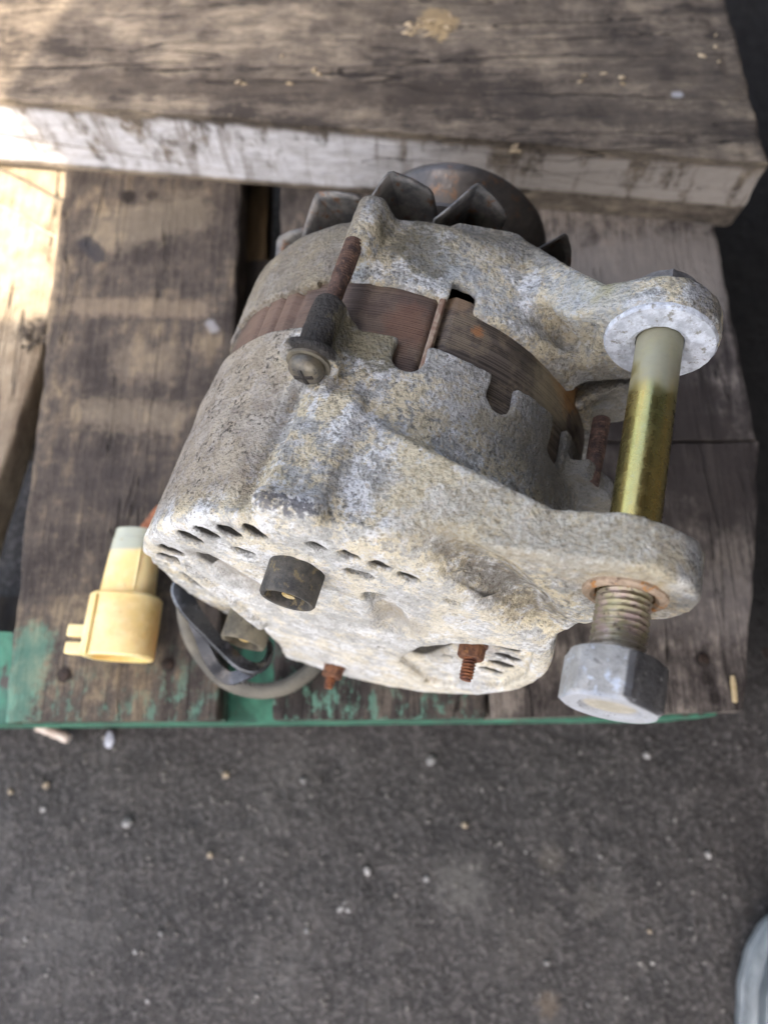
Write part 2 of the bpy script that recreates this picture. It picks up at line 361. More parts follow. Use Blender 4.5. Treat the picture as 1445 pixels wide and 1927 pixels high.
class Grid:
    def __init__(s, lo, hi, h):
        s.lo = np.array(lo, float); s.h = h; s.n = [int((b - a) / h) + 1 for a, b in zip(lo, hi)]
        ax = [(s.lo[i] + h * np.arange(s.n[i])).astype(np.float32) for i in range(3)]
        s.U = ax[0][:, None, None]; s.W = ax[1][None, :, None]; s.V = ax[2][None, None, :]
        s.R = np.sqrt(s.U ** 2 + s.V ** 2); s.ang = np.degrees(np.arctan2(s.V, s.U)) + 0 * s.U
        s.u2 = s.U[:, 0, :] + 0 * s.V[0]; s.v2 = s.V[0] + 0 * s.u2
        s.D = None
    def poly(s, P): return poly2d(s.u2, s.v2, P)[:, None, :]
    def cap(s, a, b):                                   # distance to a segment
        a = np.array(a, float); b = np.array(b, float); d = b - a; q = d @ d
        x, y, z = s.U - a[0], s.W - a[1], s.V - a[2]
        t = np.clip((x * d[0] + y * d[1] + z * d[2]) / q, 0, 1)
        return np.sqrt((x - t * d[0]) ** 2 + (y - t * d[1]) ** 2 + (z - t * d[2]) ** 2)
    def circ(s, u, v): return np.sqrt((s.U - u) ** 2 + (s.V - v) ** 2)
    def cut(s, d, k=.6): s.D = smax(s.D, -d, k)
    def add(s, d, k=2.): s.D = smin(s.D, d, k)
    def noise(s, step, amp, seed):
        r = np.random.RandomState(seed); m = [int(n * s.h / step) + 3 for n in s.n]; N = r.randn(*m).astype(np.float32)
        for ax in range(3):
            x = np.arange(s.n[ax]) * s.h / step; i = x.astype(int); t = (x - i).astype(np.float32); t = t * t * (3 - 2 * t)
            sh = [1, 1, 1]; sh[ax] = -1; t = t.reshape(sh)
            N = np.take(N, i, ax) * (1 - t) + np.take(N, i + 1, ax) * t
        s.D = s.D + N * amp
    def mesh(s, name):
        D = s.D.astype(np.float32); I = D < 0
        c = np.zeros([n - 1 for n in s.n], np.int8)
        for a in (0, 1):
            for b in (0, 1):
                for e in (0, 1): c += I[a:s.n[0] - 1 + a, b:s.n[1] - 1 + b, e:s.n[2] - 1 + e]
        act = (c > 0) & (c < 8); idx = np.argwhere(act); N = len(idx)
        vid = np.full(act.shape, -1, np.int32); vid[act] = np.arange(N)
        acc = np.zeros((N, 3), np.float64); cnt = np.zeros(N)
        i, j, k = idx.T
        for ax in range(3):
            o = [x for x in range(3) if x != ax]
            for p in (0, 1):
                for q in (0, 1):
                    a = [i, j, k]; a[o[0]] = a[o[0]] + p; a[o[1]] = a[o[1]] + q
                    b = list(a); b[ax] = b[ax] + 1
                    da = D[a[0], a[1], a[2]]; db = D[b[0], b[1], b[2]]; m = (da < 0) != (db < 0)
                    t = np.where(m, da / np.where(m, da - db, 1), 0)
                    P = np.zeros((N, 3)); P[:, o[0]] = p; P[:, o[1]] = q; P[:, ax] = t
                    acc += P * m[:, None]; cnt += m
        V = (idx + acc / cnt[:, None]) * s.h + s.lo
        F = []
        for ax in range(3):
            o = [(ax + 1) % 3, (ax + 2) % 3]
            sl0 = [slice(None)] * 3; sl1 = [slice(None)] * 3; sl0[ax] = slice(0, -1); sl1[ax] = slice(1, None)
            m = I[tuple(sl0)] != I[tuple(sl1)]
            e = np.argwhere(m); ok = np.ones(len(e), bool)
            for q in o: ok &= (e[:, q] > 0) & (e[:, q] < s.n[q] - 1)
            e = e[ok]; ins = I[tuple(e.T)]
            def g(p, q):
                x = e.copy(); x[:, o[0]] -= p; x[:, o[1]] -= q; return vid[tuple(x.T)]
            f = np.stack([g(1, 1), g(0, 1), g(0, 0), g(1, 0)], 1)
            f[~ins] = f[~ins][:, ::-1]; F.append(f)
        F = np.concatenate(F); F = F[(F >= 0).all(1)]
        me = bpy.data.meshes.new(name)
        me.vertices.add(len(V)); me.vertices.foreach_set('co', (V * S).ravel().astype(np.float32))
        me.loops.add(F.size); me.loops.foreach_set('vertex_index', F.ravel().astype(np.int32))
        me.polygons.add(len(F)); me.polygons.foreach_set('loop_start', np.arange(0, F.size, 4, dtype=np.int32))
        me.polygons.foreach_set('loop_total', np.full(len(F), 4, np.int32))
        me.polygons.foreach_set('use_smooth', np.ones(len(F), bool))
        me.update(); me.validate(); return me

EAR = (60.3, 77.0)
def rear_bracket():
    g = Grid((-82, -16, -72), (84, 66, 98), .62)
    U, W, V, Rr, an = g.U, g.W, g.V, g.R, g.ang
    rc = np.minimum(Rr, 66); pf = -4.5 + 2.8 * V / 60 - 1.6 * (1 - (rc / 66) ** 2)
    edge = 59.6 + .8 * np.sin(np.radians(an * 3 + 40)) + 1.5 * np.clip((140 - np.abs(an - 160)) / 40, 0, 1) * 0
    d = smax(Rr - 66, pf - W, 4.)
    d = smax(d, W - edge, .8)
    # arm to the mounting ear
    arm = g.poly([(-14, 64.5), (52.5, 90), (60, 91.8), (68, 89), (73.5, 83), (75, 77), (73.5, 70), (69, 63.5), (63, 55), (60, 44), (58, 33), (40, 10), (0, 10), (-20, 40)])
    ear = g.circ(*EAR) - 15.4
    s_ = (U * .616 + V * .788)
    wmax = np.maximum(12.7, 27.5 - (s_ - 56) * .44)
    arm = smin(arm, ear, 3.)
    a3 = smax(smax(arm, W - wmax, 1.5), .3 - W, 1.8)
    d = smin(d, a3, 5.)
    g.D = d
    # ridge below the screw boss, with a groove along its left side
    th = math.radians(106); cu, cv = math.cos(th), math.sin(th)
    tx = -U * cv + V * cu + 0; rr = U * cu + V * cv      # tx>0 to the left
    g.add(smax(smax(np.abs(tx) - 8.0, rr - 70.2 + .03 * W, 2.5), np.abs(W - 18) - 19, 2.5), 3.5)
    # screw boss
    bu, bv = -27.0, 66.8
    boss = smax(g.circ(bu, bv) - 4.7, np.abs(W - 53.5) - 9, 1.)
    g.add(boss, 3.2)
    g.add(smax(g.circ(bu * .90, bv * .90) - 5.6, np.abs(W - 50) - 12, 2.), 2.5)
    rim = smax(g.circ(bu, bv - .5) - 8.3, np.abs(W - 43.6) - 1.4, .8); g.add(rim, 1.6)
    g.cut(smax(g.circ(bu - 1, bv + 1.2) - 6.6, np.abs(W - 34) - 8.2, 1.), 1.2)
    g.cut(g.cap((-30.8, 34, 62.2), (-33.6, 4, 60.6)) - 4.9, 1.6)
    g.cut(g.cap((-31, 40, 64), (-31, 30, 63)) - 3.6, 2.)
    # worn lug at the ridge foot
    g.add(g.cap((-25, 2, 66.5), (-14, 2, 68.5)) - 3.2, 2.)
    # valley between dome and ear arm
    for a, b, r in (((16, -4.5, 76), (30, -4., 66), 7.5), ((30, -4., 66), (43, -4., 54), 7.5), ((43, -4., 54), (50, -4.5, 44), 6.5)):
        g.cut(g.cap(a, b) - r, 5.)
    g.cut(g.cap((57, -4, 47), (66, -4, 44)) - 5.2, 2.0)
    # dome bulge inside the valley, low hub
    # recess and scoop
    g.cut(smax(g.circ(8.3, 33.9) - 5.0, -(0 * W + 1) + np.abs(W + 6) - 5.0, .6), .6)
    g.cut(g.cap((11, -6.2, 28), (16, -7.2, 14)) - 5.6, 1.6)
    # stepped-down pocket round the lower stud
    pk = g.poly([(22.5, -19), (25.5, 2), (34, 14.5), (45.6, 23), (55.5, 25), (61, 0), (58, -20), (38, -38), (30, -30)])
    g.cut(smax(pk, W - (pf + 3.2) , 1.0), 1.6)
    g.cut(g.cap((27, -4.5, -14), (31, -3.5, 3)) - 5.0, 1.5)
    # raised rib along the cut-away and hollow beside it
    g.cut(g.cap((-42, -7.5, 23), (-27, -9, 11)) - 6, 3.)
    g.add(g.cap((-50, -4.4, 15), (-26.5, -7.2, -20)) - 2.0, 2.)
    # hollow inside
    cav = smax(Rr - 61.8, 4.5 - W, 2.)
    # cut-away for the terminal block
    cutp = g.poly([(-90, 13), (-57, 10), (-54, 10), (-27, -26), (-21, -44), (-16, -70), (-9, -90), (-90, -90)])
    g.cut(smax(cutp, W + .2 , .6), .7)
    floor_ = smax(cutp, W - 7.5, .5)
    cav = np.maximum(cav, -floor_)
    g.cut(cav, .6)
    g.cut(smax(g.poly([(-57, -12), (-49, -6), (-43, -18), (-47, -24), (-54, -22)]), W - 20, .5), .8)
    # bolt hole
    g.cut(g.circ(*EAR) - 6.5, .5)
    # ventilation slots
    def slot(a, b, r, depth=9):
        q = np.sqrt(0 * U)
        a = np.array(a, float); b = np.array(b, float); dd = b - a; L = dd @ dd
        t = np.clip(((U - a[0]) * dd[0] + (V - a[1]) * dd[1]) / L, 0, 1)
        q = np.sqrt((U - a[0] - t * dd[0]) ** 2 + (V - a[1] - t * dd[1]) ** 2) - r
        g.cut(smax(q, W - depth, .4), .55)
    for ua, va, ub, vb in ((-54.6, 21.6, -51.7, 21.6), (-56, 14.7, -53, 14.6), (-47, 36.6, -44.8, 35.7), (-41.5, 43.2, -39.5, 42.4), (-35, 48.6, -33.3, 47.6), (-27.8, 53.8, -26.2, 52.5)):
        slot((ua, va), (ub, vb), 2.7)
    for u0, v0 in ((-10.7, 57), (-2.4, 57), (5.7, 56), (13.7, 54)): slot((u0 - .5, v0), (u0 + .6, v0 - .3), 2.5)
    slot((-31.5, 38.3), (-29, 38), 2.3, .5); slot((-.5, 47.2), (2.8, 47.1), 2.6, .5); slot((26, 46.6), (27.5, 46.5), 1.5, .5)
    for u0, v0, u1, v1 in ((48.5, 14.5, 52.5, 14), (50.5, 6.3, 55, 5.7), (51, -2.4, 54.8, -2.8), (50, -11, 54, -11.8)): slot((u0, v0), (u1, v1), 2.1, 7)
    slot((36, -8), (38, -8), 1.5, 0); slot((14.2, -7.7), (15.2, -7.7), 1.0, -4); slot((-26.3, -23), (-25.7, -23.5), .9, -4)
    slot((34.5, -36), (35.5, -37), 1.0, -4); slot((41, -30), (42, -31), 1.0, -4)
    # notches in the open edge
    def notch(a0, a1, w0, k=.8):
        am = math.radians((a0 + a1) / 2); hw = 66 * math.radians((a1 - a0) / 2)
        t_ = np.abs(-U * math.sin(am) + V * math.cos(am)) - hw; r_ = 55 - (U * math.cos(am) + V * math.sin(am))
        tt = t_ + hw; q = np.sqrt(tt ** 2 + np.maximum(0, w0 + hw * .8 - W) ** 2) - hw - .25 * np.maximum(0, 1 - np.abs(W - w0 - hw) / 4)
        g.cut(np.maximum(q, r_), k)
    notch(88.6, 96, 50.2); notch(64.2, 71.3, 49); notch(43, 49.5, 47); notch(12, 20, 49); notch(160, 168, 50)
    # lug carrying the second through bolt
    lug = g.poly([(56, 46), (66, 38), (72.5, 30), (72.5, 22), (60, 16), (50, 20), (48, 40)])
    lg = smax(smax(lug, np.abs(W - 49) - 3.2, 1.2), 60 - Rr, .5); g.add(lg, 2.)
    g.noise(9, .16, 1); g.noise(3.2, .09, 2); g.noise(1.4, .07, 3)
    return g.mesh('rear_bracket')
def front_bracket():
    g = Grid((-74, 68, -72), (80, 112, 98), .62)
    U, W, V, Rr, an = g.U, g.W, g.V, g.R, g.ang
    d = smax(Rr - 66, W - 106 - .03 * U, 7.)
    edge = 77 + 1.0 * np.sin(np.radians(an * 2 + 200)) - 2.5 * np.clip((70 - an) / 20, 0, 1)
    edge = np.where(an > 122, np.minimum(76.5, 76.5 + (an - 122) * .25), edge)
    d = smax(d, edge - W, .8)
    arm = g.poly([(0, 60), (22, 63), (33, 72), (42, 82), (52, 88.5), (60, 90.5), (68, 88), (73, 82), (74, 77), (73, 70), (67, 62), (60, 50), (56, 36), (40, 10), (0, 10), (-20, 40)])
    ear = g.circ(*EAR) - 14.8; arm = smin(arm, ear, 3.)
    s_ = U * .616 + V * .788
    wmax = np.maximum(83.5, 108 - (s_ - 64) * .95)
    wmin = 76 - np.clip((s_ - 70) / 22, 0, 1) * 2.6
    a3 = smax(smax(arm, W - wmax, 3.), wmin - W, 1.6)
    g.D = smin(d, a3, 5.)
    bu, bv = -27.0, 66.8
    g.add(smax(g.circ(bu * .96, bv * .96) - 4.6, np.abs(W - 94) - 10.5, 2.), 3.)
    g.add(smax(g.circ(bu * .91, bv * .91) - 5.6, np.abs(W - 94) - 10, 3.), 2.5)
    g.cut(g.cap((-13, 99, 73), (-8, 92, 74)) - 8.5, 4.)
    g.cut(g.cap((-38, 100, 62), (-38, 84, 62)) - 4, 4.)
    # pocket on the near side of the arm
    pk = g.poly([(31.5, 71.5), (44, 74), (46, 66), (47, 57), (40, 58), (34, 62)])
    g.cut(smax(pk, W - 79, 1.2), 2.2)
    g.cut(g.cap((22, 80, 70), (40, 82, 58)) - 3.5, 5.)
    # lug of the second bolt, cavity
    lug = g.poly([(46, 60), (60, 62), (70, 52), (73, 36), (66, 28), (50, 30)])
    g.add(smax(lug, np.abs(W - 82) - 4, 1.5), 2.5)
    g.cut(smax(Rr - 61.8, W - 103, 2.), .6)
    g.cut(g.circ(*EAR) - 6.4, .5)
    def notch(a0, a1, w1, k=.8):
        am = math.radians((a0 + a1) / 2); hw = 66 * math.radians((a1 - a0) / 2)
        t_ = np.abs(-U * math.sin(am) + V * math.cos(am)) - hw; r_ = 55 - (U * math.cos(am) + V * math.sin(am))
        g.cut(np.maximum(smax(t_, W - w1, 2.6), r_), k)
    notch(80.2, 87.2, 84); notch(38, 44, 83); notch(160, 168, 86)
    for deg in range(-170, 180, 24):                     # air openings of the drive end face
        pass
    g.cut(Rr - 40, .8)
    g.noise(9, .18, 11); g.noise(3.2, .09, 12); g.noise(1.4, .07, 13)
    return g.mesh('front_bracket')

# ---------------------------------------------------------------- setting: floor
def floor():
    s = NT('concrete_floor_with_shade')
    b = s.noise(9, 6, .6); m = s.noise(60, 6, .7); f = s.noise(330, 5, .75); st = s.noise(28, 5, .65, s.map((1, .5, 1), (0, 0, 0), (0, 0, .5)))
    c = s.mix(s.ramp(m, .35, .65), (.030, .028, .0275), (.055, .0515, .050))
    c = s.mix(s.math('MULTIPLY', s.ramp(st, .50, .66), .35), c, (.12, .115, .11))
    c = s.mix(s.math('MULTIPLY', s.ramp(s.noise(22, 6, .7), .47, .60), .65), c, (.026, .0245, .0245))
    c = s.mix(s.math('MULTIPLY', s.ramp(f, .50, .60), .6), c, (.15, .14, .135))
    c = s.mix(s.math('MULTIPLY', s.ramp(s.noise(240, 5, .75, s.map(loc=(3, 3, 3))), .52, .60), .6), c, (.03, .028, .028))
    c = s.mix(s.math('MULTIPLY', s.ramp(s.noise(520, 3, .6), .70, .74), .9), c, (.42, .41, .40))
    for p, r, q, col in (((40, -70), 12, .5, (.15, .145, .135)), ((75, -95), 12, .25, (.14, .13, .12)), ((88, -58), 6, .3, (.17, .15, .12)), ((110, -78), 8, .3, (.16, .15, .135)), ((82, -125), 5, .4, (.20, .15, .10)), ((-60, -110), 18, .2, (.13, .125, .12)), ((-165, -90), 25, .25, (.13, .125, .12))):
        c = s.mix(s.math('MULTIPLY', s.blob((*p, -111), r, 1.2, .6), q), c, col)
    X, Y, Z = s.xyz()
    c = s.mix(s.math('MULTIPLY', s.math('MULTIPLY', s.ramp(X, .155, .185), s.ramp(Y, .02, .08)), .95), c, (.006, .0055, .0055))   # deep shade beside the pallet, painted into the colour
    h = s.math('ADD', m, s.math('ADD', s.math('MULTIPLY', f, .5), s.math('MULTIPLY', st, 1.6)))
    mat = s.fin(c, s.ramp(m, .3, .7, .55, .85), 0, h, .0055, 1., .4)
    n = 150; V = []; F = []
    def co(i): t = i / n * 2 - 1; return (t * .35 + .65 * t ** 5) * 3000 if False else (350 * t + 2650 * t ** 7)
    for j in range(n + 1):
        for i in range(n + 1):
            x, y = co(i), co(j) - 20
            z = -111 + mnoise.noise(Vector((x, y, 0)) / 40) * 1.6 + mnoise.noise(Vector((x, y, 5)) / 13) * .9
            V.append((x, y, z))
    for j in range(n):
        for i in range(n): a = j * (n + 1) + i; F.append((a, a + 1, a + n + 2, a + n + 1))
    o = link('floor', mesh('floor', V, F), mat); tag(o, kind='structure', label='dark concrete floor under the pallet'); return o
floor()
# unseen sheet added to cast the shade, its outline cut to the sun patch
def shade_sheet():
    H = 800.; k = SUN / SUN.z
    sh = [(-143, 372), (-167, 316), (-163, 296), (-162.5, 206), (-176, 200), (-1100, 175), (-1100, -330), (1600, -330), (1600, 1900), (500, 1900)]
    P = [(x + k.x * H, y + k.y * H) for x, y in sh]
    me = mesh('shade_sheet', [(x, y, H) for x, y in P] + [(x, y, H + 3) for x, y in P],
              [tuple(range(len(P)))[::-1], tuple(range(len(P), 2 * len(P)))] + [(i, (i + 1) % len(P), len(P) + (i + 1) % len(P), len(P) + i) for i in range(len(P))])
    bm = bmesh.new(); bm.from_mesh(me); bmesh.ops.triangulate(bm, faces=[f for f in bm.faces if len(f.verts) > 4]); bmesh.ops.recalc_face_normals(bm, faces=bm.faces); bm.to_mesh(me); bm.free()
    o = link('shade_sheet', me, m_simple('shade_sheet_grey', [(.30, .30, .30), (.22, .20, .18)], 8, .6), smooth=False)
    tag(o, kind='structure', label='unseen sheet added overhead to shade the pallet and shape the sun patch')
shade_sheet()
# unseen dark panels added right of and behind the pallet to block skylight
def sky_blocker(name, P, mat, label):
    g = G(); i = g.ring([(x, y, -111) for x, y in P]); j = g.ring([(x, y, 798) for x, y in P], i); g.cap(i, len(P), True); g.cap(j, len(P))
    tag(g.build(name, mat, None), kind='structure', label=label)
mblocker = m_simple('dark_blocker', [(.10, .09, .08), (.16, .145, .13)], 6, .85)
sky_blocker('sky_blocker', [(380, -900), (420, -900), (420, 1600), (380, 1600)], mblocker, 'unseen dark panel added beyond the right side of the pallet to block light')
sky_blocker('sky_blocker', [(-900, 1560), (378, 1560), (378, 1600), (-900, 1600)], mblocker, 'unseen dark panel added beyond the timber beam to block light')

# ---------------------------------------------------------------- timber
def plank(name, corners, z0, th, mat, parent=None, rough=.35, rad=1.6, along=1, chip=.8, seed=0, nseg=None, lowcut=0):
    """corners: near-left, near-right, far-right, far-left (x, y) of the top"""
    a, b, c, d = [Vector((*p, 0)) for p in corners]
    Ln = ((d - a).length + (c - b).length) / 2; Wd = ((b - a).length + (c - d).length) / 2
    n = nseg or max(12, int(Ln / 2.6)); m = max(8, int(Wd / 2.6)); g = G(); prev = None
    def sec():
        o = []
        for i in range(m + 1): o.append((rad / Wd + (1 - 2 * rad / Wd) * i / m, 0))
        o.append((1 - .3 * rad / Wd, .3 * rad))
        for i in range(6): o.append((1, rad + (th - 2 * rad - lowcut) * i / 5))
        o.append((1 - (.3 * rad + lowcut) / Wd, th - .3 * rad))
        for i in range(7): o.append((1 - (rad + lowcut) / Wd - (1 - 2 * (rad + lowcut) / Wd) * i / 6, th))
        o.append((.3 * rad / Wd + lowcut / Wd, th - .3 * rad))
        for i in range(6): o.append((0, th - rad - lowcut - (th - 2 * rad - lowcut) * i / 5))
        o.append((.3 * rad / Wd, .3 * rad)); return o
    sc = sec(); N = len(sc)
    js = [-.0005 * 0] + [j / n for j in range(n + 1)]
    for jj, t in enumerate([0] + [j / n for j in range(n + 1)] + [1]):
        pts = []; endc = jj == 0 or jj == n + 2
        for (s_, zz) in sc:
            ss, z_ = s_, zz
            if endc: ss = .5 + (s_ - .5) * (1 - 2 * rad / Wd); z_ = th / 2 + (zz - th / 2) * (1 - 2 * rad / th)
            p = (a.lerp(b, ss)).lerp(d.lerp(c, ss), t)
            p.z = z0 - z_
            e = Vector((seed * 17.3, 0, 0))
            q = mnoise.noise_vector((p + e) / 14) * rough * 1.2 + mnoise.noise_vector((p + e) / 4) * rough * .8
            if (s_ <= 0.02 or s_ >= .98) and zz < th * .7:
                q += mnoise.noise_vector((p + e) / 9) * chip + mnoise.noise_vector((p + e) / 60) * chip * 1.2
            pts.append(p + q)
        i = g.ring(pts, prev)
        if prev is None: g.cap(i, N, True)
        prev = i
    g.cap(prev, N)
    return g.build(name, mat, parent, ang=60)
pal = bpy.data.objects.new('wooden_pallet', None); COL.objects.link(pal)
tag(pal, 'weathered wooden pallet with green paint flaking along its front edge', 'pallet')
tan3 = ((.042, .035, .031), (.088, .073, .06), (.21, .165, .11))
mb1 = m_wood('weathered_board_left', *tan3, contrast=.75, green=.6, saw=.45, seed=1.3, white=0,
             holes=[(-134, 29, 3.2, .95), (-91, 33, 3, .8), (-131, 272, 4, .9), (-119, 273, 3, .7)],
             stains_shade=[((-148, 207, 0), (-90, 205, 0), 5, .33, (.36, .28, .19)), ((-135, 150, 0), (-100, 146, 0), 8, .28, (.33, .27, .19)), ((-140, 250, 0), (-100, 262, 0), 12, .35, (.26, .22, .16)), ((-120, 176, 0), (-105, 176, 0), 10, .3, (.26, .21, .15)),
                     ((-150, 244, 0), (-142, 236, 0), 4, .85, (.03, .03, .035)), ((-84, 197, 0), (-82, 194, 0), 2.2, .5, (.42, .42, .43)),
                     ((-155, 10, 0), (-149, 42, 0), 8, .35, (.12, .36, .26)), ((-145, 120, 0), (-100, 110, 0), 12, .4, (.05, .043, .04))])
mb2 = m_wood('weathered_board_middle', (.030, .026, .024), (.066, .057, .051), (.15, .125, .10), contrast=.6, green=.9, saw=.3, seed=6.1)
mb3 = m_wood('weathered_board_right', (.035, .029, .027), (.105, .09, .08), (.29, .25, .21), contrast=.6, green=0, saw=.2, seed=9.4,
             holes=[(135, 34, 3.2, .9), (162, 36, 3.6, .9), (136, 26, 3, .6), (138, 18, 2.6, .8), (142, 62, 2.2, .8), (98, 208, 3, .6), (118, 214, 4, .6)],
             stains_shade=[((150, 120, 0), (110, 170, 0), 28, .9, (.035, .028, .025)), ((120, 95, 0), (155, 85, 0), 22, .45, (.05, .042, .037)), ((70, 215, 0), (165, 225, 0), 26, .75, (.25, .225, .20)),  # the two dark entries: alternator's shade and dirt, painted into the board
                     ((118, 60, 0), (158, 55, 0), 14, .35, (.28, .25, .23))])
mgreen = m_simple('green_paint_on_timber', [(.02, .085, .055), (.05, .20, .125), (.05, .04, .033)], 60, .6, 0, .0004, (1, .6, 1))
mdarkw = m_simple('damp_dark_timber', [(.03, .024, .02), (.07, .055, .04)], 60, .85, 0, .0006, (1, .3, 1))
mbrown = m_simple('brown_side_timber', [(.10, .065, .03), (.17, .115, .06)], 60, .85, 0, .0006, (1, .3, 1))
plank('board', [(-157, 10), (-69, 10), (-75, 420), (-171, 420)], 0, 22, mb1, pal, seed=1, rough=.3)
plank('board', [(-46, 10.3), (42.3, 10.6), (42, 420), (-56, 420)], 0, 22, mb2, pal, seed=2, rough=.3)
plank('board', [(43.6, 10.4), (150, 13), (175, 133), (43.6, 133)], -.4, 22, mb3, pal, seed=3, rough=.3)
plank('board', [(43.6, 134.3), (173.5, 134.3), (166, 420), (43.6, 420)], .5, 22, mb3, pal, seed=4, rough=.3)
plank('bearer', [(-230, 9.2), (148, 11.2), (148, 42), (-230, 52)], -22.5, 66, mgreen, pal, seed=5)
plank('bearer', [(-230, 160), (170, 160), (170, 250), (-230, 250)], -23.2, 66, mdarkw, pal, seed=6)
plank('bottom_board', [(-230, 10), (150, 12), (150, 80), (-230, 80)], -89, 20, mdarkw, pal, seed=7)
# pale timber glimpsed down the gap
plank('spacer_block', [(-74, 60), (-61, 60), (-64, 420), (-80, 420)], -24, 18, mbrown, pal, seed=8)
# splinter and chip at the front right corner
g = G(); lathe(g, (146, 16, .2), (.05, 1, 0), [(0, 0), (.5, 1.1), (8, 1.3), (11, .8), (11.5, 0)], 8, .2)
g.build('splinter', m_simple('fresh_split_wood', [(.45, .35, .18), (.55, .44, .26)], 200), pal)
mrn = m_simple('rusty_nail_steel', [(.02, .014, .011), (.05, .03, .02)], 300, .85, .1)
mwet = m_simple('dull_zinc', [(.30, .31, .32), (.16, .15, .14)], 300, .45, .6)
for k, (x, y, r, mt) in enumerate([(-134, 29, 2.4, mrn), (-91, 33, 2.4, mrn), (135.5, 34, 2.3, mrn), (162.5, 36, 2.6, mrn), (71, 49, 3, mwet)]):
    g = G(); lathe(g, (x, y, -1.5), (.1 * (k - 1), .12, 1), [(0, r * .5), (1.0, r * .55), (1.3, r), (1.9, r * .95), (2.2, r * .5), (2.25, 0)], 14, .12)
    g.build('nail', mt, pal)
# left board, out of line with the others and in the sun
mlb = m_wood('sunlit_loose_board', (.18, .135, .09), (.32, .26, .18), (.44, .37, .26), contrast=.9, green=0, saw=.4, seed=3.7,
             stains_shade=[((-176, 196, 0), (-163, 199, 0), 6, .9, (.035, .028, .024)), ((-190, 192, 0), (-178, 192, 0), 5, .5, (.08, .06, .045)), ((-230, 120, 0), (-150, 175, 0), 26, .35, (.17, .135, .10)), ((-215, 80, 0), (-170, 130, 0), 22, .4, (.10, .08, .065))])
lb = plank('loose_board', [(-275, -20), (-185, 64), (-146, 330), (-245, 420)], -5, 20, mlb, seed=11, rough=.3)
tag(lb, 'bare pale board at the far left, brightly sunlit at its upper end', 'board')
wire_m = m_simple('dark_wire', [(.06, .05, .04), (.10, .085, .06)], 200)
g = G(); tube(g, catmull([(-214, 299, -3.8), (-190, 287, -3.9), (-172, 276, -4.2), (-160.8, 271.5, -3.0)], 6), .75, 8)
tag(g.build('wire', wire_m), 'thin dark wire lying across the sunlit left board, nearer the beam', 'wire')
g = G(); tube(g, catmull([(-212, 276, -4.2), (-190, 266, -4.2), (-176, 256, -4.4), (-161.5, 247, -3.8)], 6), .6, 8)
tag(g.build('wire', m_simple('straw_coloured_wire', [(.42, .36, .25), (.28, .23, .15)], 200)), 'thin pale wire across the sunlit left board, farther from the beam', 'wire')
g = G()
for k in range(26):
    x = -176 + 14 * rng.random(); y = 190 + (x + 176) * .3 + rng.uniform(-3.5, 3.5); d = Vector((rng.uniform(-1, 1), rng.uniform(-1, 1), rng.uniform(-.1, .5))).normalized()
    lathe(g, (x, y, -4.6 + rng.uniform(0, 1)), d, [(0, 0), (.4, .7), (rng.uniform(1.5, 4), .6), (5, 0)], 6, .15)
tag(g.build('bark_crumbs', mdarkw), 'dark clump of bark crumbs on the left board where the sunlight ends', 'bark')
# thick beam across the far end
mbeam = m_wood('weathered_beam', (.05, .041, .034), (.155, .127, .098), (.31, .255, .185), 'X', contrast=.6, saw=.35, seed=4.2, white=1., sc=.8,
               stains_shade=[((-140, 302, 43), (40, 292, 43), 7, .55, (.06, .048, .038)), ((60, 290, 43), (180, 270, 43), 7, .6, (.05, .042, .036)), ((110, 330, 43), (150, 300, 43), 18, .45, (.05, .042, .036)),
                       ((-185, 262, 3), (190, 238, 3), 9, .0, (.1, .1, .1)), ((139, 293, 43), (141, 293, 43), 1.8, .7, (.45, .46, .48))])
bm_ = plank('timber_beam', [(-420, 318), (178, 252.5), (166, 460), (-420, 520)], 43, 43, mbeam, seed=21, rough=.7, rad=2.2, chip=1.4, lowcut=0)
tag(bm_, 'thick weathered timber beam laid across the far end of the pallet, whitewashed on its side', 'timber beam')

mfl = m_simple('pale_split_wood', [(.34, .26, .15), (.50, .40, .26), (.14, .10, .07)], 160, .85, 0, .0006)
for cx_, cy_, cz_, n_, sp in ((19, 334, 43, 16, 13), (62, 264, 41, 4, 4), (-40, 300, 43, 6, 22), (95, 300, 43, 5, 30), (150, 320, 43, 4, 20)):
    for k in range(n_):
        g = G(); p = Vector((cx_ + rng.gauss(0, sp * .5), cy_ + rng.gauss(0, sp * .3), cz_ + .3)); a = rng.gauss(0, .5); L_ = rng.uniform(2, 6) * (1.2 if sp < 20 else .7); w_ = rng.uniform(.6, 1.8)
        dx = Vector((math.cos(a), math.sin(a), rng.uniform(-.05, .25))); dy = Vector((-math.sin(a), math.cos(a), rng.uniform(-.3, .3)))
        top = [p + dx * (L_ * x) + dy * (w_ * y) + Vector((0, 0, z)) for x, y, z in ((-.5, -.3, 0), (-.1, -.5, .3), (.5, -.15, .2), (.45, .2, .1), (0, .5, .4), (-.45, .3, .1))]
        i = g.ring(top); j = g.ring([q - Vector((0, 0, 1.1)) for q in top], i); g.cap(i, 6, True); g.cap(j, 6); g.build('wood_flake', mfl, bm_, 20)
# ---------------------------------------------------------------- alternator
alt = bpy.data.objects.new('alternator', None); COL.objects.link(alt)
Rm = np.array([W3 @ e1, W3 @ A, W3 @ e2]).T; org = c2w(CC) * S
alt.matrix_world = Matrix([[*Rm[0], org[0]], [*Rm[1], org[1]], [*Rm[2], org[2]], [0, 0, 0, 1]])
tag(alt, 'corroded grey vehicle alternator lying on the pallet with a long bolt through its two ears', 'alternator')
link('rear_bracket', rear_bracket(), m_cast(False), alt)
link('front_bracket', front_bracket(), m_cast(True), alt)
Yp = (0, 1, 0); Yn = (0, -1, 0)
